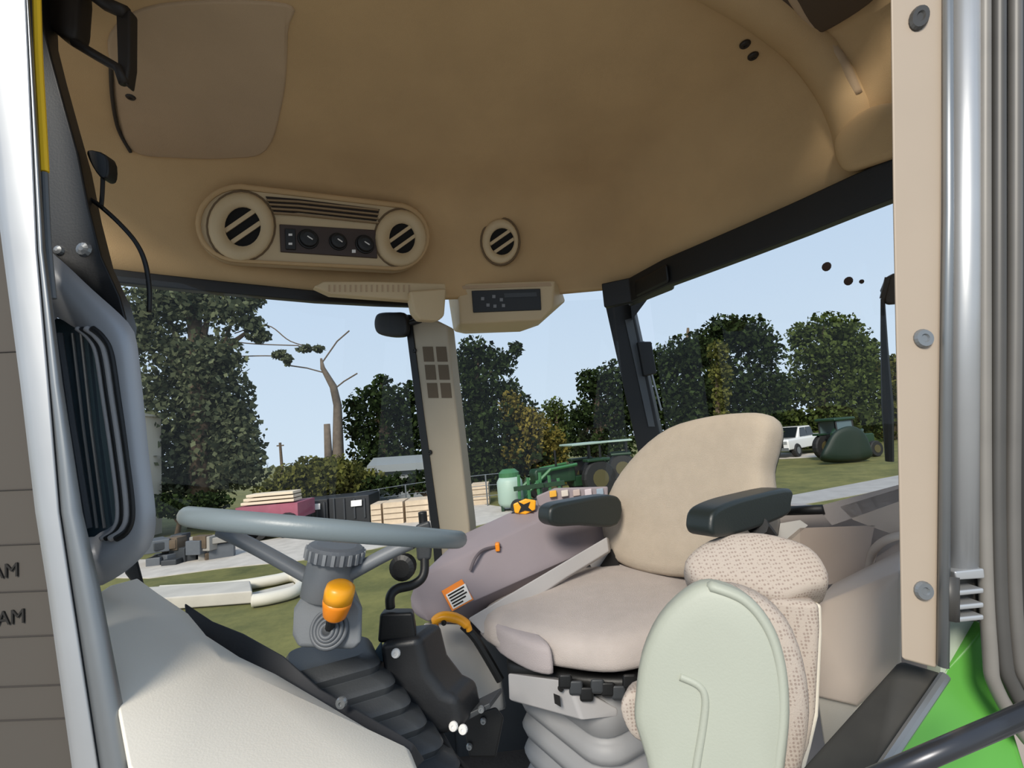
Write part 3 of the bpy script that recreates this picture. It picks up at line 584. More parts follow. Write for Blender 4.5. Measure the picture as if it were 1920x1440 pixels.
# ---------------------------------------------------------------- rear storage
t = thing('storage_console', 'beige moulded storage console behind the seats with open bins', 'storage console', P(1610,1400,.9))
def PR(x, y, Y):   # stay in front of the rear wall
    q = rear_wall(x, y, .075)[0]; return q if Y > q.y else P(x, y, Y)
def H(pts, mt, name, parent=t, bevel=.006): V, F = hull([PR(*p) for p in pts]); return obj(name, V, F, mt, parent, bevel=bevel)
H([(1520,1138,.92),(1640,1112,.82),(1690,1068,.80),(1690,1250,.80),(1606,1326,.82),(1530,1308,.92),(1560,1095,1.10),(1690,1030,1.05),(1690,1240,1.05),(1560,1250,1.1)], BEIGE, 'lower_box')
H([(1530,1302,.93),(1606,1322,.83),(1690,1252,.81),(1690,1345,.81),(1610,1410,.83),(1545,1400,.93),(1560,1300,1.1),(1690,1250,1.05)], CREAM, 'base_box')
H([(1500,990,1.22),(1640,985,1.10),(1620,1085,1.08),(1555,1096,1.14),(1500,1075,1.2),(1640,985,1.14),(1500,990,1.26),(1620,1085,1.12),(1500,1075,1.26)], mat('bin_beige','#c2b2a6',.6,var=.04), 'bin_front')
H([(1440,1040,1.32),(1500,990,1.22),(1500,1080,1.22),(1440,1090,1.32),(1440,1040,1.34),(1500,990,1.25)], BEIGE, 'bin_side')
H([(1530,950,1.42),(1700,905,1.15),(1700,935,1.10),(1560,985,1.26),(1545,960,1.40),(1700,930,1.2)], mat('shelf_grey_beige','#b7aea9',.6,var=.04), 'top_rim')
H([(1575,950,1.30),(1700,912,1.05),(1700,1010,1.0),(1640,990,1.10),(1600,975,1.2),(1700,1000,1.05)], BEIGE, 'bin_back')
V, F = tube(spline([P(x,y,Y) for x,y,Y in ((1625,1092,1.06),(1632,1050,1.05),(1640,1030,1.03),(1662,1012,1.0),(1700,1000,.98))], False), .008, 8); obj('bin_lip', V, F, BEIGE, t, smooth=True)
H([(1640,1045,1.05),(1700,1005,.99),(1700,1040,.97),(1640,1085,1.04),(1700,1040,1.02),(1640,1085,1.07)], mat('bin_beige','',0), 'bin_wall')
V, F = hull([PR(x,y,Y) for x,y,Y in ((1440,985,1.38),(1500,975,1.30),(1515,985,1.28),(1480,1010,1.26),(1440,1035,1.32),(1440,1050,1.34))]); tag(obj('white_tray', V, F, WHITE, bevel=.003), 'white flat tray just behind the near armrest', 'tray')
V, F = tube([PR(1470,958,1.40), PR(1545,955,1.38)], .011, 10); o = tag(obj('rear_bar', V, F, BLACK, smooth=True), 'short black bar behind the near armrest at the rear window', 'bar')
# ---------------------------------------------------------------- right console
t = thing('side_console', 'violet-grey right-hand console with warning label and lever slot', 'console', P(900,1330,1.4))
t.location.z = ZF; WL[t] = Vector(t.location)
body = [(768,1120,1.18),(780,1085,1.2),(870,1000,1.42),(960,962,1.52),(1010,935,1.55),(1140,915,1.6),(1140,1015,1.5),(880,1165,1.26),(800,1165,1.16),(770,1150,1.17)]
V, F = CV = hull([P(*p) for p in body]+[P(x,y+25,Y+.12) for x,y,Y in body[2:6]]+[P(900,1200,1.45),P(1140,1040,1.62)]); obj('body', V, F, PURPGREY, t, bevel=.015, seg=3)
V, F = hull([P(*p) for p in ((785,1162,1.17),(880,1170,1.25),(940,1260,1.25),(945,1330,1.25),(865,1345,1.17),(830,1300,1.15),(800,1230,1.15),(900,1200,1.42),(950,1330,1.42))]); obj('lower_panel', V, F, mat('pale_console','#cdc9c2',.6,var=.04), t, bevel=.012)
V, F = tube(spline([P(x,y,Y-.012) for x,y,Y in ((882,1070,1.27),(890,1048,1.28),(905,1032,1.31),(930,1026,1.34),(950,1030,1.36))], False), .004, 8); obj('lever_slot', V, F, mat('slot_violet','#5b5459',.7), t)
# warning label and orange bits lie on the console surface: find it by the polygon plane
def on_console(x, y, off=0):
    h = CBV2.ray_cast(EYE, ray(860, 1110).normalized()); n_ = h[1] if h[1].dot(EYE-h[0]) > 0 else -h[1]
    return PP(x, y, h[0]+n_*(.002+off), n_), n_
CBV2 = BVHTree.FromPolygons([tuple(v) for v in CV[0]], CV[1])
lb = [(828,1108),(866,1086),(888,1124),(848,1146)]
V, F = prism([on_console(x,y,.004)[0] for x,y in lb], -on_console(850,1110)[1]*.002); L = tag(obj('warning_label', V, F, mat('label_orange','#e8852c',.5)), 'orange and white warning label stuck on the violet-grey console', 'label')
V, F = prism([on_console(x,y,.006)[0] for x,y in ((836,1115),(872,1094),(885,1123),(850,1142))], -on_console(850,1110)[1]*.002); obj('text_field', V, F, WHITE, L)
for k in range(5):
    x0, y0 = 840+k*2.6, 1117+k*5.0; f_ = (1,.9,1,.85,.6)[k]; a = on_console(x0, y0, .0068)[0]; b = on_console(x0+30*f_, y0-17*f_, .0068)[0]; V, F = bar(a, b, .0035, .001, on_console(x0, y0-8)[0]-on_console(x0, y0)[0]); obj('text_line', V, F, INK, L)
q, n_ = on_console(933,1025,.004); V, F = box(q, .012, .02, .022); tag(obj('slot_lever', V, F, ORANGE2, bevel=.003), 'tiny orange lever in the curved console slot', 'lever')
# amber crossed lever far, and handle near
t = thing('amber_lever', 'amber and black lever with black stem in front of the far armrest', 'lever', P(930,990,1.5))
V, F = tube([P(928,990,1.5), P(950,975,1.49), P(968,962,1.48)], [.004,.009,.009], 8); obj('stem', V, F, BLACK, t)
V, F = hull([P(x,y,Y) for x,y in ((962,945),(985,935),(1005,938),(1004,956),(985,965),(965,962)) for Y in (1.46,1.49)]); hd_ = obj('head', V, F, ORANGE, t, bevel=.004)
V, F = prism([P(x,y,1.457) for x,y in ((970,940),(982,946),(994,941),(990,951),(1000,960),(984,957),(972,962),(977,951))], (0,.006,0)); obj('emblem', V, F, BLACK, hd_)
t = thing('brake_lever', 'amber curved brake lever below the warning label', 'lever', P(845,1180,1.14))
V, F = tube(spline([P(x,y,1.13) for x,y in ((818,1178),(816,1164),(832,1156),(858,1160),(876,1172),(880,1182))], False), [.010]*6+[.015]*12+[.014]*7+[.010]*6, 12, .7); obj('grip', V, F, ORANGE, t, smooth=True)
screw(P(832,1168,1.115), (-.2,-.95,.2), .006, BLACK, t, 'pivot')
V, F = tube(spline([P(x,y,1.14) for x,y in ((868,1172),(890,1195),(915,1235),(938,1275))], False), .010, 8); obj('boot', V, F, BLACK, t)
# switch strip behind the far armrest
t = thing('switch_strip', 'row of small pastel switches on top of the console behind the far armrest', 'switches', P(1090,935,1.52))
V, F = hull([P(x,y,Y) for x,y in ((1005,930),(1040,915),(1140,912),(1140,938),(1010,950)) for Y in (1.50,1.58)]); obj('strip', V, F, PURPGREY, t, bevel=.005)
for k,(cc) in enumerate(('#e0a83a','#cfc7bd','#b9a9a2','#c9bfc4','#8fa0b0')):
    x = 1030+k*22; V, F = hull([P(a,b,Y) for a,b in ((x,921-k),(x+13,919-k),(x+14,931-k),(x+1,933-k)) for Y in (1.485,1.51)]); obj('switch_key', V, F, mat('key'+cc,cc,.5), t, bevel=.002)
# ---------------------------------------------------------------- steering
YS = .78
dl, dr_ = ray(331,965).normalized(), ray(876,1012).normalized(); wc = EYE+(dl+dr_).normalized()*.84; R_ = .84*math.sin(dl.angle(dr_)/2)-.0135; wd = dr_-dl
wn = dl.cross(dr_).normalized()
if wn.z < 0: wn = -wn
wn = (wn + (EYE-wc).normalized()*.012).normalized()
t = thing('steering_wheel', 'grey steering wheel seen edge-on with three spokes and ribbed hub cap', 'steering wheel', P(617,1100,YS))
V, F = torus(wc, wn, R_, .0135); obj('rim', V, F, mat('wheel_grey','#737d80',.38,bump=.03,bs=300), t, smooth=True)
hubc = P(617,1075,YS)
fw = (wc-EYE); fw = (fw-wn*fw.dot(wn)).normalized(); sd = wd.normalized()
for a, b in ((P(415,995,YS+.02), P(585,1085,YS)), (P(770,1018,YS+.02), P(640,1085,YS))):
    V, F = tube(spline([a, a.lerp(b,.4)+Vector((0,0,.002)), b], False), .0135, 10, .8); obj('spoke', V, F, GREY, t, smooth=True)
V, F = tube(spline([wc+fw*R_*.97, wc+fw*R_*.5+Vector((0,0,-.03)), hubc+Vector((0,.03,0))], False), .013, 10, .8); obj('spoke', V, F, GREY, t, smooth=True)
axis = (P(625,1030,YS)-P(612,1105,YS)).normalized()
V, F = lathe([(.030,-.035),(.038,-.030),(.038,.0),(.034,.032),(.032,.036)], P(617,1080,YS), axis, 24); obj('hub', V, F, GREY, t, smooth=True)
kc = P(628,1042,YS); V, F = lathe([(.036,-.006),(.044,-.004),(.044,.012),(.040,.016),(.03,.018)], kc, axis, 28); kn = obj('hub_cap', V, F, MIDGREY, t, smooth=False)
u_, w_ = frame_of(axis)
for k in range(22):
    a = 2*math.pi*k/22; e = u_*math.cos(a)+w_*math.sin(a); V, F = bar(kc+e*.0445-axis*.004, kc+e*.0445+axis*.012, .005, .003, u_*-math.sin(a)+w_*math.cos(a)); obj('rib', V, F, mat('rib_grey','#85888b',.5), kn)
# column
t = thing('steering_column', 'grey steering column box with ringed boot on dark accordion bellows', 'steering column', P(650,1400,.76))
V, F = hull([P(x,y,Y) for x,y,Y in ((566,1118,.76),(660,1112,.76),(680,1140,.755),(678,1204,.75),(664,1218,.75),(560,1214,.75),(548,1190,.755),(550,1140,.76),(580,1105,.84),(665,1102,.84),(676,1200,.86),(560,1200,.86))]); obj('housing', V, F, GREY, t, bevel=.012, seg=3)
bc = P(618,1178,.752)
for k, r in enumerate((.026,.020,.014,.009)):
    V, F = torus(bc+Vector((0,-.002-.003*k,0)), Vector((0,-.9,.35)), r, .0035, 32, 8); obj('boot_ring', V, F, MIDGREY, t, smooth=True)
V, F = lathe([(.028,-.004),(.022,.004),(.012,.010),(.006,.013)], bc, Vector((0,-.9,.35)), 20); obj('boot', V, F, DKGREY, t, smooth=True)
top = P(612,1222,.87); bot = P(735,1440,.84); rings = []
N = 6
for k in range(N):
    for f_, s_ in ((0,.86),(.35,1.0),(.6,1.0),(.98,.86)):
        g_ = (k+f_)/N; c = top.lerp(bot, g_); hw = (.060+.030*g_)*s_
        rings.append([Vector((c.x+x*math.cos(.45)-y*math.sin(.45), c.y+x*math.sin(.45)+y*math.cos(.45), c.z-.004*0)) for x, y in rrect(hw*1.15, hw, .02, 5)])
V, F = loft(rings); obj('bellows', V, F, DKGREY, t, smooth=False, bevel=.002)
t = thing('shift_knob', 'amber shift lever knob on the steering column', 'lever', P(618,1175,.74))
V, F = tube([P(618,1178,.745), P(622,1158,.728)], .007, 10); obj('shaft', V, F, BLACK, t)
kb, kt = P(626,1160,.725), P(640,1095,.715)
V, F = tube([kb, kb.lerp(kt,.1), kb.lerp(kt,.45), kb.lerp(kt,.55)], [.011,.0165,.0205,.0208], 20); obj('lower_grip', V, F, ORANGE2, t, smooth=True)
V, F = tube([kb.lerp(kt,.55), kb.lerp(kt,.8), kb.lerp(kt,.93), kt, kt+(kt-kb)*.03], [.0208,.0212,.020,.015,.006], 20); obj('cap', V, F, ORANGE, t, smooth=True)
# ---------------------------------------------------------------- black stand with arm
t = thing('display_stand', 'black plastic stand with a bent tube arm right of the steering column', 'stand', P(800,1390,.86))
V, F = hull([P(x,y,Y) for x,y,Y in ((712,1150,.88),(775,1148,.88),(782,1200,.88),(708,1205,.88),(720,1140,.95),(775,1140,.95),(785,1200,.97),(715,1205,.97))]); obj('collar', V, F, BLACK, t, bevel=.006)
V, F = prism([P(x,y,.87) for x,y in ((706,1205),(785,1195),(800,1260),(830,1300),(858,1312),(868,1370),(820,1385),(780,1372),(740,1330),(715,1270))], (.03,.07,0)); obj('leg', V, F, mat('leg_black','#222325',.4,bump=.04,bs=300), t, bevel=.014, seg=3)
for x, y in ((742,1225),(850,1362),(868,1368)): screw(P(x,y,.868), (-.1,-.98,.1), .008, WHITE, t)
V, F = hull([P(x,y,Y) for x,y in ((700,1225),(716,1200),(720,1240),(704,1250)) for Y in (.90,.96)]); obj('side_clip', V, F, mat('blue_grey','#5d707a',.5), t, bevel=.003)
V, F = tube(spline([P(x,y,Y) for x,y,Y in ((732,1140,.90),(732,1118,.90),(745,1104,.91),(775,1096,.93),(794,1078,.94),(796,1040,.95),(794,985,.96),(792,960,.96))], False, 6), .0085, 10); obj('arm', V, F, BLACK, t, smooth=True)
V, F = hull([P(x,y,Y) for x,y in ((778,985),(806,975),(812,1010),(808,1050),(782,1052)) for Y in (.94,.99)]); obj('clamp', V, F, DKGREY, t, bevel=.006)
V, F = lathe([(.022,-.01),(.024,0),(.024,.012),(.016,.016),(.006,.016)], P(757,1062,.93), (-.1,-.98,0), 20); obj('wheel_knob', V, F, BLACK, t, smooth=False)
V, F = hull([P(x,y,Y) for x,y in ((740,1020),(775,1012),(790,1022),(770,1032),(742,1030)) for Y in (.95,1.0)]); obj('bracket', V, F, DKGREY, t, bevel=.003)
# floor pedal plates and rods, bottom centre
t = thing('pedal_linkage', 'dark pedal bracket with two thin rods at the bottom centre', 'pedal', P(840,1440,.85))
V, F = hull([P(x,y,Y) for x,y in ((868,1345),(930,1325),(945,1345),(930,1420),(880,1420),(872,1370)) for Y in (.98,1.02)]); obj('bracket', V, F, BLACK, t, bevel=.004)
V, F = prism([P(x,y,.9) for x,y in ((850,1352),(918,1318),(920,1328),(858,1362))], (.02,.05,0)); obj('plate', V, F, DKGREY, t, bevel=.002)
for a, b in (((795,1380),(850,1470)),((822,1385),(900,1470))):
    V, F = tube([P(*a,.86), P(*b,.80)], .004, 8); obj('rod', V, F, BLACK, t)
for x, y in ((902,1330),(906,1352),(880,1400)): screw(P(x,y,.975 if y>1340 else .895), NB, .006, STEEL, t)
# ---------------------------------------------------------------- cream panel with black trim, lower left
cp_px = [(182,1110,.70),(205,1095,.74),(255,1082,.80),(290,1108,.84),(350,1148,.86),(385,1190,.84),(450,1232,.80),(520,1265,.76),(600,1312,.72),(700,1372,.66),(770,1405,.62),(800,1480,.56),(820,1560,.50),(300,1560,.44),(240,1440,.50),(205,1250,.60)]
t = thing('door_side_panel', 'smooth cream side panel with black edge trim at the lower left', 'panel', P(450,1540,.55))
pts = [P(*p) for p in cp_px]; cc = sum(pts, Vector())/len(pts)
n = len(pts); V = list(pts)+[p+Vector((.0,.012,-.05)) for p in pts]+[cc+Vector((0,-.012,.018))]
F = [[i,(i+1)%n,2*n] for i in range(n)]+[[i,(i+1)%n,(i+1)%n+n,i+n] for i in range(n)]+[list(range(2*n-1,n-1,-1))]
obj('panel', V, F, CREAM, t, smooth=False, bevel=.006)
rs = []
for x, y, x2, y2, Y in ((344,1128,349,1176,.870),(397,1163,392,1212,.862),(455,1186,440,1244,.835),(530,1228,518,1282,.785),(600,1290,590,1318,.738),(650,1318,645,1352,.71),(747,1374,740,1394,.645),(776,1394,770,1408,.625)):
    a, b = P(x,y,Y+.02), P(x2,y2,Y-.002); rs.append([a, b, b+Vector((.0,.01,-.03)), a+Vector((.01,.015,-.03))])
V, F = loft(rs); obj('edge_trim', V, F, mat('trim_charcoal','#2c2d30',.6,bump=.05,bs=300), t, bevel=.003)
for x, y in ((640,1318),): screw(P(x,y,.70), NB, .008, STEEL, t)
# black strut near the quarter window foot
V, F = hull([P(x,y,Y) for x,y in ((232,1072),(258,1048),(272,1102),(262,1110)) for Y in (.84,.87)]); tag(obj('frame_foot', V, F, BLACK, bevel=.004), 'small black foot under the grey quarter window frame', 'bracket')
# ---------------------------------------------------------------- outdoors: trees
BARK = mat('bark', '#5a4c3c', .95, var=.25, vs=6, bump=.4, bs=12); DEADW = mat('dead_wood', '#64594d', .9, var=.2, vs=5)
LM = {'dark': leaf_mat('leaf_dark', '#141a10', '#3c4a2a'), 'mid': leaf_mat('leaf_mid', '#222b15', '#5d6a39'), 'olive': leaf_mat('leaf_olive', '#34381c', '#77773f'), 'grey': leaf_mat('leaf_grey', '#33392a', '#6f7558'), 'yellow': leaf_mat('leaf_yellow', '#4a4722', '#8d7f3f')}
def leaves(name, blobs, Y, kind, parent, leaf=.22, dens=1.0, depth=1.0, far=0):
    VV = []
    for px, py, rp_x, rp_y in blobs:
        c = P(px, py, Y); R1 = rp_x*Y/F_PX; R2 = rp_y*Y/F_PX; c = c + Vector((0, (random.random()-.5)*R1*.8, 0))
        k = int(dens*min(6500, 30*(R1*R2+R1*R1*.5)/(leaf*leaf)))+20
        u = rng.normal(size=(k,3)); u /= np.linalg.norm(u, axis=1)[:,None]
        rad = rng.uniform(.1, 1.1, size=k)**.6
        # clumps
        cl = rng.normal(size=(14,3)); cl /= np.linalg.norm(cl,axis=1)[:,None]
        mx = (u@cl.T).max(axis=1); rad *= .72+.36*np.clip((mx-.55)/.45,0,1)
        p = u*rad[:,None]*np.array([R1, R1*depth, R2]) + np.array(c)
        a = rng.normal(size=(k,3)); a /= np.linalg.norm(a,axis=1)[:,None]; b = rng.normal(size=(k,3)); b -= a*(a*b).sum(1)[:,None]; b /= np.linalg.norm(b,axis=1)[:,None]
        s = leaf*rng.uniform(.5,1.2,size=k)[:,None]
        q = np.stack([p-a*s*.55, p+b*s*.4, p+a*s*.55, p-b*s*.4], axis=1); VV.append(q.reshape(-1,3))
    A = np.concatenate(VV); k = len(A)//4
    A[:,2] = np.maximum(A[:,2], .03)
    wl_ = WL[parent] if parent is not None else Vector()
    me = bpy.data.meshes.new(name); A = A-np.array(wl_); me.vertices.add(len(A)); me.vertices.foreach_set('co', A.astype(np.float32).ravel())
    me.loops.add(len(A)); me.loops.foreach_set('vertex_index', np.arange(len(A), dtype=np.int32)); me.polygons.add(k); me.polygons.foreach_set('loop_start', np.arange(0,len(A),4,dtype=np.int32))
    me.update(calc_edges=True); me.materials.append(LM[kind])
    o = bpy.data.objects.new(name, me); COL.objects.link(o); o.parent = parent; o['kind'] = 'stuff'; WL[o] = wl_; return o
def tree(label, px, Y, blobs, kind, trunk=.2, leaf=.22, dens=1, group=None, cat='tree', name='tree', lean=0, core=True):
    y0 = 850 - (px-960)*.0875; g = PZ(px, max(y0, 700)+F_PX*2.6/Y*1.0-35, 0); base = P(px, 900, Y); base = Vector((base.x, Y, 0))
    t = thing(name, label, cat, base, group)
    ty = min(b[1]-b[3]*.2 for b in blobs); tp = P(px+lean, ty, Y)
    V, F = tube([base, base.lerp(tp,.35)+Vector((.1,0,0)), base.lerp(tp,.7), tp], [trunk*1.25, trunk, trunk*.6, trunk*.2], 8); obj('trunk', V, F, BARK, t, smooth=True)
    for bx, by, brx, bry in blobs[:7]:
        e = P(bx, by, Y); s_ = base.lerp(tp, .35+.3*random.random()); V, F = tube([s_, s_.lerp(e,.5)+Vector((0,0,.2)), e], [trunk*.4, trunk*.28, trunk*.1], 6); obj('branch', V, F, BARK, t)
    leaves('foliage', blobs, Y, kind, t, leaf, dens)
    return t
def crown(cx, cy, rx, ry, n, br, seed):
    r = random.Random(seed); out = []
    for i in range(n):
        a = r.random()*2*math.pi; q = math.sqrt(r.random()); out.append((cx+rx*q*math.cos(a), cy+ry*q*math.sin(a), br*r.uniform(.75,1.3), br*r.uniform(.7,1.15)))
    return out
# tall vine-covered tree, left
B = [(300,560,55,40),(350,575,60,45),(400,560,50,40),(440,590,45,35),(480,610,22,22),(290,640,60,50),(350,680,75,60),(410,680,60,60),(300,740,60,60),(370,770,75,70),(430,760,45,60),(440,820,50,60),(320,840,70,60),(390,860,80,60),(460,880,50,40),(340,910,70,35),(330,530,60,20),(270,600,30,40),(420,540,40,20),(300,480,60,50),(390,470,60,50)]
BIGT = tree('tall vine-covered tree filling the left of the windshield', 380, 20, B, 'grey', .45, .26, 1.0, lean=-20)
tree('low bushy shrub row at the foot of the vine-covered tree', 330, 17.5, [(300,945,40,22),(350,950,40,18),(400,940,40,20),(270,955,30,22)], 'dark', .08, .18, 1, cat='shrub', name='shrub')
tree('olive bush right of the vine-covered tree beneath the dead trunk', 590, 19.6, [(545,900,40,30),(590,885,45,32),(640,890,50,35),(680,905,40,30),(520,920,40,25),(600,920,60,25)], 'olive', .1, .2, 1.1, cat='shrub', name='shrub')
tree('leafy tree between the dead trunk and the vented post', 715, 24, [(700,745,42,32),(740,760,45,40),(680,800,45,40),(730,820,55,45),(770,790,40,50),(770,860,50,40),(700,850,45,30),(660,760,18,16),(715,715,18,14),(780,740,30,30)], 'dark', .25, .26, .75)
tree('round-topped tree just right of the vented post', 895, 24, [(890,660,38,28),(930,680,40,30),(870,690,35,30),(900,730,48,40),(950,735,30,30),(880,780,55,45),(930,800,60,50),(980,780,35,40),(880,860,50,50),(940,870,60,50),(1000,850,50,45),(965,655,16,16)], 'dark', .3, .26, 1.0)
tree('yellowish vine-draped bush left of the canopy tractor', 1000, 23, [(960,770,25,35),(1000,800,35,40),(1030,840,40,40),(970,850,40,40),(1040,880,40,30)], 'yellow', .12, .2, 1, cat='shrub', name='shrub')
tree('small distant tree in the gap of the side window', 1045, 34, [(1040,770,25,25),(1055,800,30,35),(1035,830,35,30)], 'mid', .15, .24, 1)
tree('dark tree behind the black rear pillar', 1120, 30, [(1110,720,35,30),(1150,710,35,35),(1100,780,40,40),(1150,780,45,50),(1090,830,40,30),(1140,840,50,40),(1180,760,40,60)], 'dark', .3, .28, 1)
tree('broad dark tree behind the seat backrest', 1290, 30, [(1230,690,45,40),(1280,670,50,40),(1330,660,50,45),(1390,630,45,35),(1350,620,40,25),(1240,750,60,50),(1310,740,60,60),(1370,730,55,60),(1420,660,40,40),(1430,730,45,50),(1280,800,70,40),(1380,800,70,40)], 'dark', .4, .3, 1.05)
tree('vine-covered thin tree standing in front of the broad dark tree', 1345, 25, [(1345,660,18,22),(1350,700,20,26),(1352,745,18,26),(1356,785,18,24)], 'olive', .14, .2, 1.1)
tree('tall spreading tree above the green tractor', 1545, 32, [(1500,630,30,24),(1545,615,45,28),(1590,625,40,28),(1520,670,50,40),(1580,670,50,40),(1625,660,30,30),(1500,730,40,40),(1560,730,60,50),(1620,720,40,40),(1540,790,60,35),(1610,780,50,35),(1480,790,35,30),(1530,830,50,22),(1600,825,50,22)], 'mid', .35, .3, .9)
tree('olive tree at the right edge behind the rear wiper', 1680, 33, [(1650,700,30,30),(1690,690,40,35),(1660,750,40,40),(1720,740,50,50),(1670,800,50,35)], 'olive', .3, .28, 1)
tree('background bush between the two large trees on the right', 1450, 36, [(1440,780,40,40),(1475,800,35,30),(1465,740,25,30)], 'mid', .15, .26, 1, cat='shrub', name='shrub')
tree('low dark hedge behind the far fence', 800, 19.3, [(700,912,26,20),(740,908,26,20),(780,905,30,22)], 'dark', .1, .2, 1.2, cat='hedge', name='hedge')
tree('low dark brush right of the vented post behind the fence', 880, 26, [(840,900,40,30),(880,910,40,25),(930,915,40,25)], 'dark', .1, .24, 1, cat='shrub', name='shrub')
# dead trunk with forked top and hanging twigs
b = P(632, 900, 22.5); b.z = 0
t = thing('dead_tree', 'bare broken dead trunk standing against the sky', 'tree', b)
V, F = tube([b, P(634,850,22.5), P(633,760,22.5), P(625,725,22.5), P(605,690,22.5), P(602,672,22.5)], [.30,.26,.19,.17,.11,.05], 10); obj('trunk', V, F, DEADW, t, smooth=True)
V, F = tube([P(618,900,22.3), P(613,795,22.3)], [.22,.15], 8); obj('stub', V, F, DEADW, t, smooth=True)
for pts in ([(604,680),(618,660),(632,640)],[(620,735),(645,715),(670,700)],[(632,640),(655,620)],[(612,700),(575,690),(540,685)]):
    V, F = tube([P(x,y,22.5) for x,y in pts], .035, 6); obj('twig', V, F, DEADW, t)
t = BIGT
for pts in ([(430,640),(480,645),(560,648)],[(440,625),(500,610),(545,640),(600,655)],[(450,668),(520,668),(545,680)]):
    V, F = tube(spline([P(x,y,20) for x,y in pts], False), .025, 6); obj('twig', V, F, BARK, t)
leaves('hanging_leaves', [(525,665,14,9),(540,675,10,10),(575,655,14,7),(598,655,10,8),(485,630,20,14),(470,560,20,20)], 20, 'grey', t, .2, 2)
# utility pole
b = P(530,880,45); b.z = 0; V, F = tube([b, P(525,830,45)], [.16,.12], 8); t = thing('utility_pole', 'thin distant utility pole in the sky gap', 'pole', b); obj('pole', V, F, BARK, t); V, F = bar(P(519,836,45), P(532,835,45), .1, .12, (0,1,0)); obj('crossarm', V, F, BARK, t)
# ---------------------------------------------------------------- outdoors: buildings, containers, fence
def gbox(px0, px1, pyt, Y, dep, mt, name, parent=None, z0=0, bevel=0):
    a = P(px0, 900, Y); b = P(px1, 900, Y); zt = P((px0+px1)/2, pyt, Y).z
    V, F = hull([(x, y, z) for x in (a.x, b.x) for y in (Y, Y+dep) for z in (z0, zt)]); return obj(name, V, F, mt, parent, bevel=bevel)
t = thing('farm_house', 'cream building wall behind the grey quarter window', 'building', (P(285,900,15).x, 15, 0))
hx = P(303,900,19).x; hz = P(285,760,15).z; V, F = box((hx-3,17,hz/2),6,4,hz); obj('wall',V,F,mat('cream_wall','#d8cdbb',.8),t) 
a0 = Vector((hx-6.1,14.7,hz)); a1 = Vector((hx+.1,14.7,hz)); V, F = hull([a0, a1, a0+Vector((0,4.6,0)), a1+Vector((0,4.6,0)), a0+Vector((0,2.3,.2)), a1+Vector((0,2.3,.2))]); obj('roof', V, F, mat('roof_grey','#c9bfae',.8), t)
t = thing('grey_shed', 'long grey shed roof behind the hedge left of the vented post', 'building', (P(740,900,21).x, 21, 0))
gbox(692,800,882,21,1.6,mat('shed_wall','#8d9295',.8),'wall',t)
a0 = P(688,874,20.7); a1 = P(805,866,20.7); V, F = hull([a0, a1, a0+Vector((0,0,-.3)), a1+Vector((0,0,-.3)), a0+Vector((0,1,.3)), a1+Vector((0,1,.3)), a0+Vector((0,2,-.1)), a1+Vector((0,2,-.1))]); obj('roof', V, F, mat('shed_roof','#7f8587',.6), t)
# trailer with red sides
RED = mat('faded_red', '#955060', .6, var=.15, vs=2); DKBIN = mat('dark_container', '#1f2226', .6, var=.1)
t = thing('red_trailer', 'faded red trailer with pale boards on top behind the steering wheel', 'trailer', (P(505,900,15.5).x, 15.5, 0))
gbox(440,556,948,15.5,1.3,RED,'bed',t,.55)
gbox(436,560,990,15.45,.1,RED,'lower_rail',t,.28)
zb = P(500,948,15.5).z+.03; xa, xb = P(448,900,15.6).x, P(548,900,15.6).x
for k in range(3): V, F = box(((xa+xb)/2+.04*k, 15.95, zb+.055+k*.12), xb-xa-.1*k, .6, .085); obj('board', V, F, mat('pale_board','#d9c9b0',.8), t, bevel=.01)
for x in (470,485,540):
    c = P(x,1000,15.45); c.z = .38; V, F = lathe([(.1,-.12),(.38,-.12),(.4,0),(.38,.12),(.1,.12)], c, (0,1,0), 18); obj('wheel', V, F, RUBBER, t)
V, F = tube([(P(440,990,15.4).x,15.4,.7), (P(395,990,15.4).x,15.2,.55)], .05, 8); obj('drawbar', V, F, RED, t)
for i, (x0, x1, yt) in enumerate(((558,612,938),(614,690,931))):
    Yc = 17; lbl = ('dark waste container next to the red trailer','larger dark waste container with a white sign, left of the pale crates')[i]
    t = thing('waste_container', lbl, 'container', (P((x0+x1)/2,900,Yc).x, Yc, 0), 'dark containers along the fence')
    gbox(x0,x1,yt,Yc,1.3,DKBIN,'body',t,0,.03)
    for k in range(4):
        xa = x0+(x1-x0)*(k+.5)/4; gbox(xa-1.5,xa+1.5,yt+4,Yc-.05,.06,mat('container_rib','#303439',.6),'rib',t,.2)
    V, F = prism([P(x,y,Yc-.08) for x,y in ((x1-32,yt+8),(x1-12,yt+6),(x1-12,yt+17),(x1-32,yt+19))], (0,.03,0)); obj('sign', V, F, WHITE, t)
CR = mat('pale_crate', '#c7b49b', .85, var=.12, vs=5)
for i, (x0,x1,yt,Yc,lbl) in enumerate(((692,711,946,16.2,'pale tan crate right of the dark containers'),(715,752,942,16.2,'wide tan crate stacked near the vented post'),(757,800,938,16.2,'low tan crate partly hidden by the vented post'),(882,914,908,19,'tan crate standing right of the vented post'))):
    t = thing('crate', lbl, 'crate', (P((x0+x1)/2,900,Yc).x, Yc, 0), 'tan crates by the fence'); zt = P((x0+x1)/2,yt,Yc).z
    gbox(x0,x1,yt,Yc+.03,.9,CR,'body',t)
    for k in range(4): 
        a = P(x0,900,Yc).x; b_ = P(x1,900,Yc).x; V, F = box(((a+b_)/2, Yc, zt*(k+.5)/4), (b_-a), .03, zt/4*.8); obj('slat', V, F, CR, t)
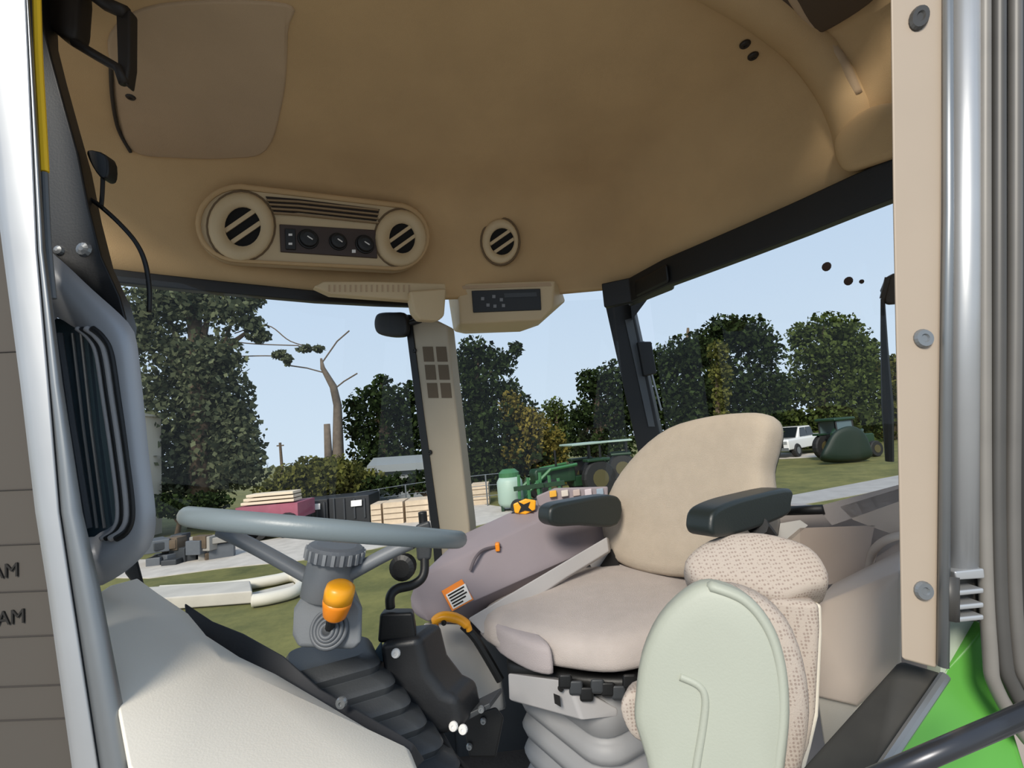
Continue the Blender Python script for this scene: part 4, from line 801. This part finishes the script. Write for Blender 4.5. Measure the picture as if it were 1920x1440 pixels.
# wire fence: posts and rails
t = thing('wire_fence', 'thin wire fence with slim posts along the back of the yard', 'fence', (P(720,900,18).x, 18, 0))
fp = [(560,936),(610,930),(660,925),(710,917),(760,909),(810,902),(860,896),(910,890),(960,886)]
prev = None
for x, y in fp:
    q = P(x, y, 18.5); V, F = tube([(q.x,18.5,0), q], .03, 6); obj('post', V, F, STEEL, t)
    if prev is not None:
        for f_ in (1,.66,.33):
            V, F = tube([(prev.x,18.5,prev.z*f_), (q.x,18.5,q.z*f_)], .012, 4); obj('wire', V, F, STEEL, t)
    prev = q
# debris pile left of the road, tarp, machines behind the post
t = thing('scrap_pile', 'dark pile of scrap and brush under the left end of the steering wheel', 'pile', (P(330,1030,13).x,13,0))
for k in range(26):
    x = random.uniform(285,420); y = random.uniform(985,1035); q = P(x,y,13+random.random()*.6); hh = random.uniform(.15,.4); q.z = hh/2 if k < 14 else max(.3, min(q.z, .5)); V, F = box(q, random.uniform(.3,.7), random.uniform(.2,.5), hh, random.random()*3); obj('scrap', V, F, (DKGREY, BARK, MIDGREY, mat('scrap_pale','#8f8b84',.8))[k%4], t, bevel=.02)
t = thing('concrete_trough', 'pale grey concrete trough lying on the grass behind the black trim', 'trough', PZ(420,1120,0))
CONC = mat('pale_concrete','#b3ada2',.9,var=.1,vs=2,bump=.3,bs=10)
V, F = hull([PZ(x,y,0)+Vector((0,0,h)) for x,y in ((240,1152),(474,1134),(470,1112),(240,1126)) for h in (.02,.24)]); obj('slab', V, F, CONC, t, bevel=.03)
V, F = tube(spline([PZ(x,y,.0)+Vector((0,0,.12)) for x,y in ((300,1120),(430,1112),(510,1100),(552,1092),(566,1106),(552,1122),(510,1134),(474,1140))], False), .11, 8); obj('curved_rim', V, F, mat('pale_tarp','#c9c3b4',.7,var=.08,vs=1.5,bump=.5,bs=4), t, smooth=True)
V, F = prism([PZ(x,y,0)+Vector((0,0,.01)) for x,y in ((470,1118),(550,1098),(560,1110),(480,1136))], (0,0,.05)); obj('trough_floor', V, F, CONC, t)
# small vehicle parked by the crates
def wheel(c, ax, r, w, parent, rim=None, name='wheel'):
    V, F = lathe([(r*.5,-w/2),(r*.92,-w/2),(r,-w*.3),(r,w*.3),(r*.92,w/2),(r*.5,w/2)], c, ax, 20); o = obj(name, V, F, RUBBER, parent)
    V, F = lathe([(r*.5,-w/2-.01),(r*.5,w/2+.01)], c, ax, 14); obj('rim', V, F, rim or STEEL, o); return o
def L2W(g, a):
    ca, sa = math.cos(a), math.sin(a)
    return lambda x, y, z: Vector((g.x+x*ca-y*sa, g.y+x*sa+y*ca, z))
DGREEN = mat('dark_green_paint', '#18351f', .45, var=.1); PGREEN = mat('green_paint', '#386b41', .4); TYEL = mat('rim_yellow', '#4c4628', .6)
TWHITE = mat('white_car_paint', '#dcdcda', .25, coat=.5); CARGL = mat('car_glass', '#1a2024', .1)
def LH(w, pts, mt, name, parent, bevel=.03): V, F = hull([w(*p) for p in pts]); return obj(name, V, F, mt, parent, bevel=bevel)
def bx(x0,x1,y0,y1,z0,z1): return [(x,y,z) for x in (x0,x1) for y in (y0,y1) for z in (z0,z1)]
def tractor(label, px, Y, a, canopy, s=1.0, loader=False):
    g = P(px,900,Y); g.z = 0; w0 = L2W(g, a); w = lambda x,y,z: (lambda v: Vector((v.x,v.y,v.z)))(w0(x*s,y*s,z*s))
    t = thing('tractor', label, 'tractor', g); ax = w(0,1,0)-w(0,0,0)
    LH(w, bx(.3,2.2,-.38,.38,.75,1.45)+[(2.3,-.3,1.3),(2.3,.3,1.3)], DGREEN, 'hood', t, .08)
    LH(w, bx(-1.0,.4,-.35,.35,.5,.95), DGREEN, 'chassis', t)
    for s_ in (-1,1):
        wheel(w(-.6,s_*.8,.8), ax, .8*s, .42*s, t, TYEL, 'rear_wheel'); wheel(w(1.7,s_*.72,.5), ax, .5*s, .3*s, t, TYEL, 'front_wheel')
        LH(w, bx(-1.15,.0,s_*.8-.25,s_*.8+.25,1.55,1.68), DGREEN, 'fender', t)
    LH(w, bx(-.75,-.2,-.3,.3,.95,1.15)+bx(-.85,-.7,-.3,.3,1.1,1.6), BLACK, 'seat', t)
    V, F = torus(w(.2,0,1.5), (w(-1,0,1.6)-w(0,0,0))-Vector((0,0,0)), .2*s, .02, 20, 6); obj('steering_wheel', V, F, BLACK, t)
    if canopy == 'cab':
        for x in (-1.0,.35):
            for s_ in (-1,1): V, F = tube([w(x,s_*.65,.95), w(x*.95,s_*.6,2.45)], .05*s, 6); obj('cab_post', V, F, BLACK, t)
        LH(w, bx(-1.15,.5,-.75,.75,2.42,2.62), DGREEN, 'roof', t, .06)
        for s_ in (-1,1):
            V, F = prism([w(-.95,s_*.64,1.2), w(.33,s_*.64,1.2), w(.33,s_*.6,2.4), w(-.9,s_*.6,2.4)], ax*.02); obj('side_glass', V, F, mat('tractor_glass','#53656a',.1), t)
    else:
        for s_ in (-1,1): V, F = tube([w(-.9,s_*.55,.9), w(-.95,s_*.55,2.3)], .06*s, 6); obj('roll_bar', V, F, BLACK, t)
        LH(w, bx(-1.3,.5,-.7,.7,2.3,2.4), mat('canopy_green_grey','#93a79b',.5), 'canopy', t, .03)
    V, F = tube([w(1.2,.3,1.4), w(1.2,.3,2.2)], .05*s, 8); obj('exhaust', V, F, BLACK, t)
    if loader:
        for s_ in (-1,1): V, F = tube([w(.3,s_*.55,1.5), w(1.6,s_*.55,1.4), w(2.8,s_*.55,.5)], .08*s, 6); obj('loader_arm', V, F, PGREEN, t)
        LH(w, [(2.7,-.9,.1),(2.7,.9,.1),(3.3,-.9,.1),(3.3,.9,.1),(2.75,-.9,.75),(2.75,.9,.75)], PGREEN, 'bucket', t)
    return t
tractor('dark tractor with a flat canopy seen over the far armrest', 1085, 19, math.radians(200), 'canopy', .85, True)
TR = tractor('dark green cab tractor parked on the grass behind the seats', 1590, 24, math.radians(15), 'cab', .78)
V, F = pillow(spline([P(x,y,22.2) for x,y in ((1540,862),(1548,834),(1564,810),(1592,800),(1616,810),(1630,836),(1632,858),(1590,866))], k=4), (-.3,-.9,.3), .35, .25); V = [Vector((v.x,v.y,max(v.z,.02))) for v in V]; obj('loader_bucket', V, F, mat('deep_green','#0f2216',.6), TR, smooth=True)
for x in (1560,1612): V, F = tube([P(x,815,22.5), P(x+4,806,23.4)], .08, 8); obj('loader_arm', V, F, DGREEN, TR)
tractor('green tractor with canopy partly hidden by the seat backrest', 1150, 23, math.radians(170), 'canopy', .8)
tractor('small far tractor cab peeking over the white pickup', 1545, 36, math.radians(30), 'cab', .75)
# green machines with pale drums
for i,(x,Y,lbl) in enumerate(((955,17,'pale green seed tank with green lid right of the vented post'),(990,16.2,'green implement frame left of the canopy tractor'),(1030,16.4,'green implement with pale wheels behind the amber lever'))):
    g = P(x,900,Y); g.z = 0; t = thing('seed_tank' if i==0 else 'implement', lbl, 'implement', g)
    if i == 0:
        V, F = lathe([(.38,.15),(.45,.3),(.45,1.0),(.36,1.15)], g, (0,0,1), 18); obj('tank', V, F, mat('tank_pale_green','#9db3a5',.5), t, smooth=True)
        V, F = lathe([(.36,1.15),(.36,1.3),(.22,1.42)], g, (0,0,1), 18); obj('lid', V, F, PGREEN, t)
        for s_ in (-1,1): V, F = box(g+Vector((s_*.3,0,.1)), .1,.5,.2); obj('skid', V, F, DGREEN, t)
    else:
        for k in range(3): V, F = tube([g+Vector((-.35+k*.35,0,0)), g+Vector((-.3+k*.3,.1,1.25-.12*k))], .06, 6); obj('tine', V, F, PGREEN, t)
        V, F = bar(g+Vector((-.5,.05,.8)), g+Vector((.5,.05,.85)), .14, .14, (0,1,0)); obj('beam', V, F, DGREEN, t)
        for s_ in (-.4,.4): wheel(g+Vector((s_,-.2,.25)), (0,1,0), .25, .12, t, mat('tank_pale_green','',0), 'gauge_wheel')
# white pickup
g = P(1498,900,28.5); g.z = 0; w = L2W(g, math.radians(215)); t = thing('pickup_truck', 'white pickup truck parked behind the seat backrest', 'truck', g); ax = w(0,1,0)-w(0,0,0)
LH(w, bx(-2.4,2.4,-.88,.88,.45,.95)+[(2.3,-.8,1.05),(2.3,.8,1.05),(-2.4,-.85,1.1),(-2.4,.85,1.1)], TWHITE, 'body', t, .06)
cabo = LH(w, [(-.9,-.8,1.0),(-.9,.8,1.0),(1.2,-.8,1.0),(1.2,.8,1.0),(-.75,-.68,1.65),(-.75,.68,1.65),(.5,-.68,1.65),(.5,.68,1.65)], TWHITE, 'cab', t, .05)
for s_ in (-1,1):
    for x0,x1 in ((-.75,-.1),(0,.75)):
        V, F = prism([w(x0,s_*.80,1.1), w(x1+.1,s_*.80,1.1), w(x1-.2*(x1>.5),s_*.70,1.58), w(x0,s_*.70,1.58)], ax*s_*.02); obj('side_window', V, F, CARGL, cabo)
    for x in (-1.5,1.5): wheel(w(x,s_*.82,.38), ax, .38, .25, t)
    V, F = box(w(2.36,s_*.65,.85), .12,.3,.15, math.radians(215)); obj('headlamp', V, F, SILVER, t)
V, F = prism([w(1.19,-.72,1.06), w(1.19,.72,1.06), w(.56,.62,1.6), w(.56,-.62,1.6)], w(.03,0,.03)-w(0,0,0)); obj('windscreen', V, F, CARGL, cabo)
V, F = box(w(2.42,0,.72), .06,1.2,.3, math.radians(215)); obj('grille', V, F, BLACK, t)
V, F = box(w(2.42,0,.5), .15,1.7,.16, math.radians(215)); obj('bumper', V, F, STEEL, t)
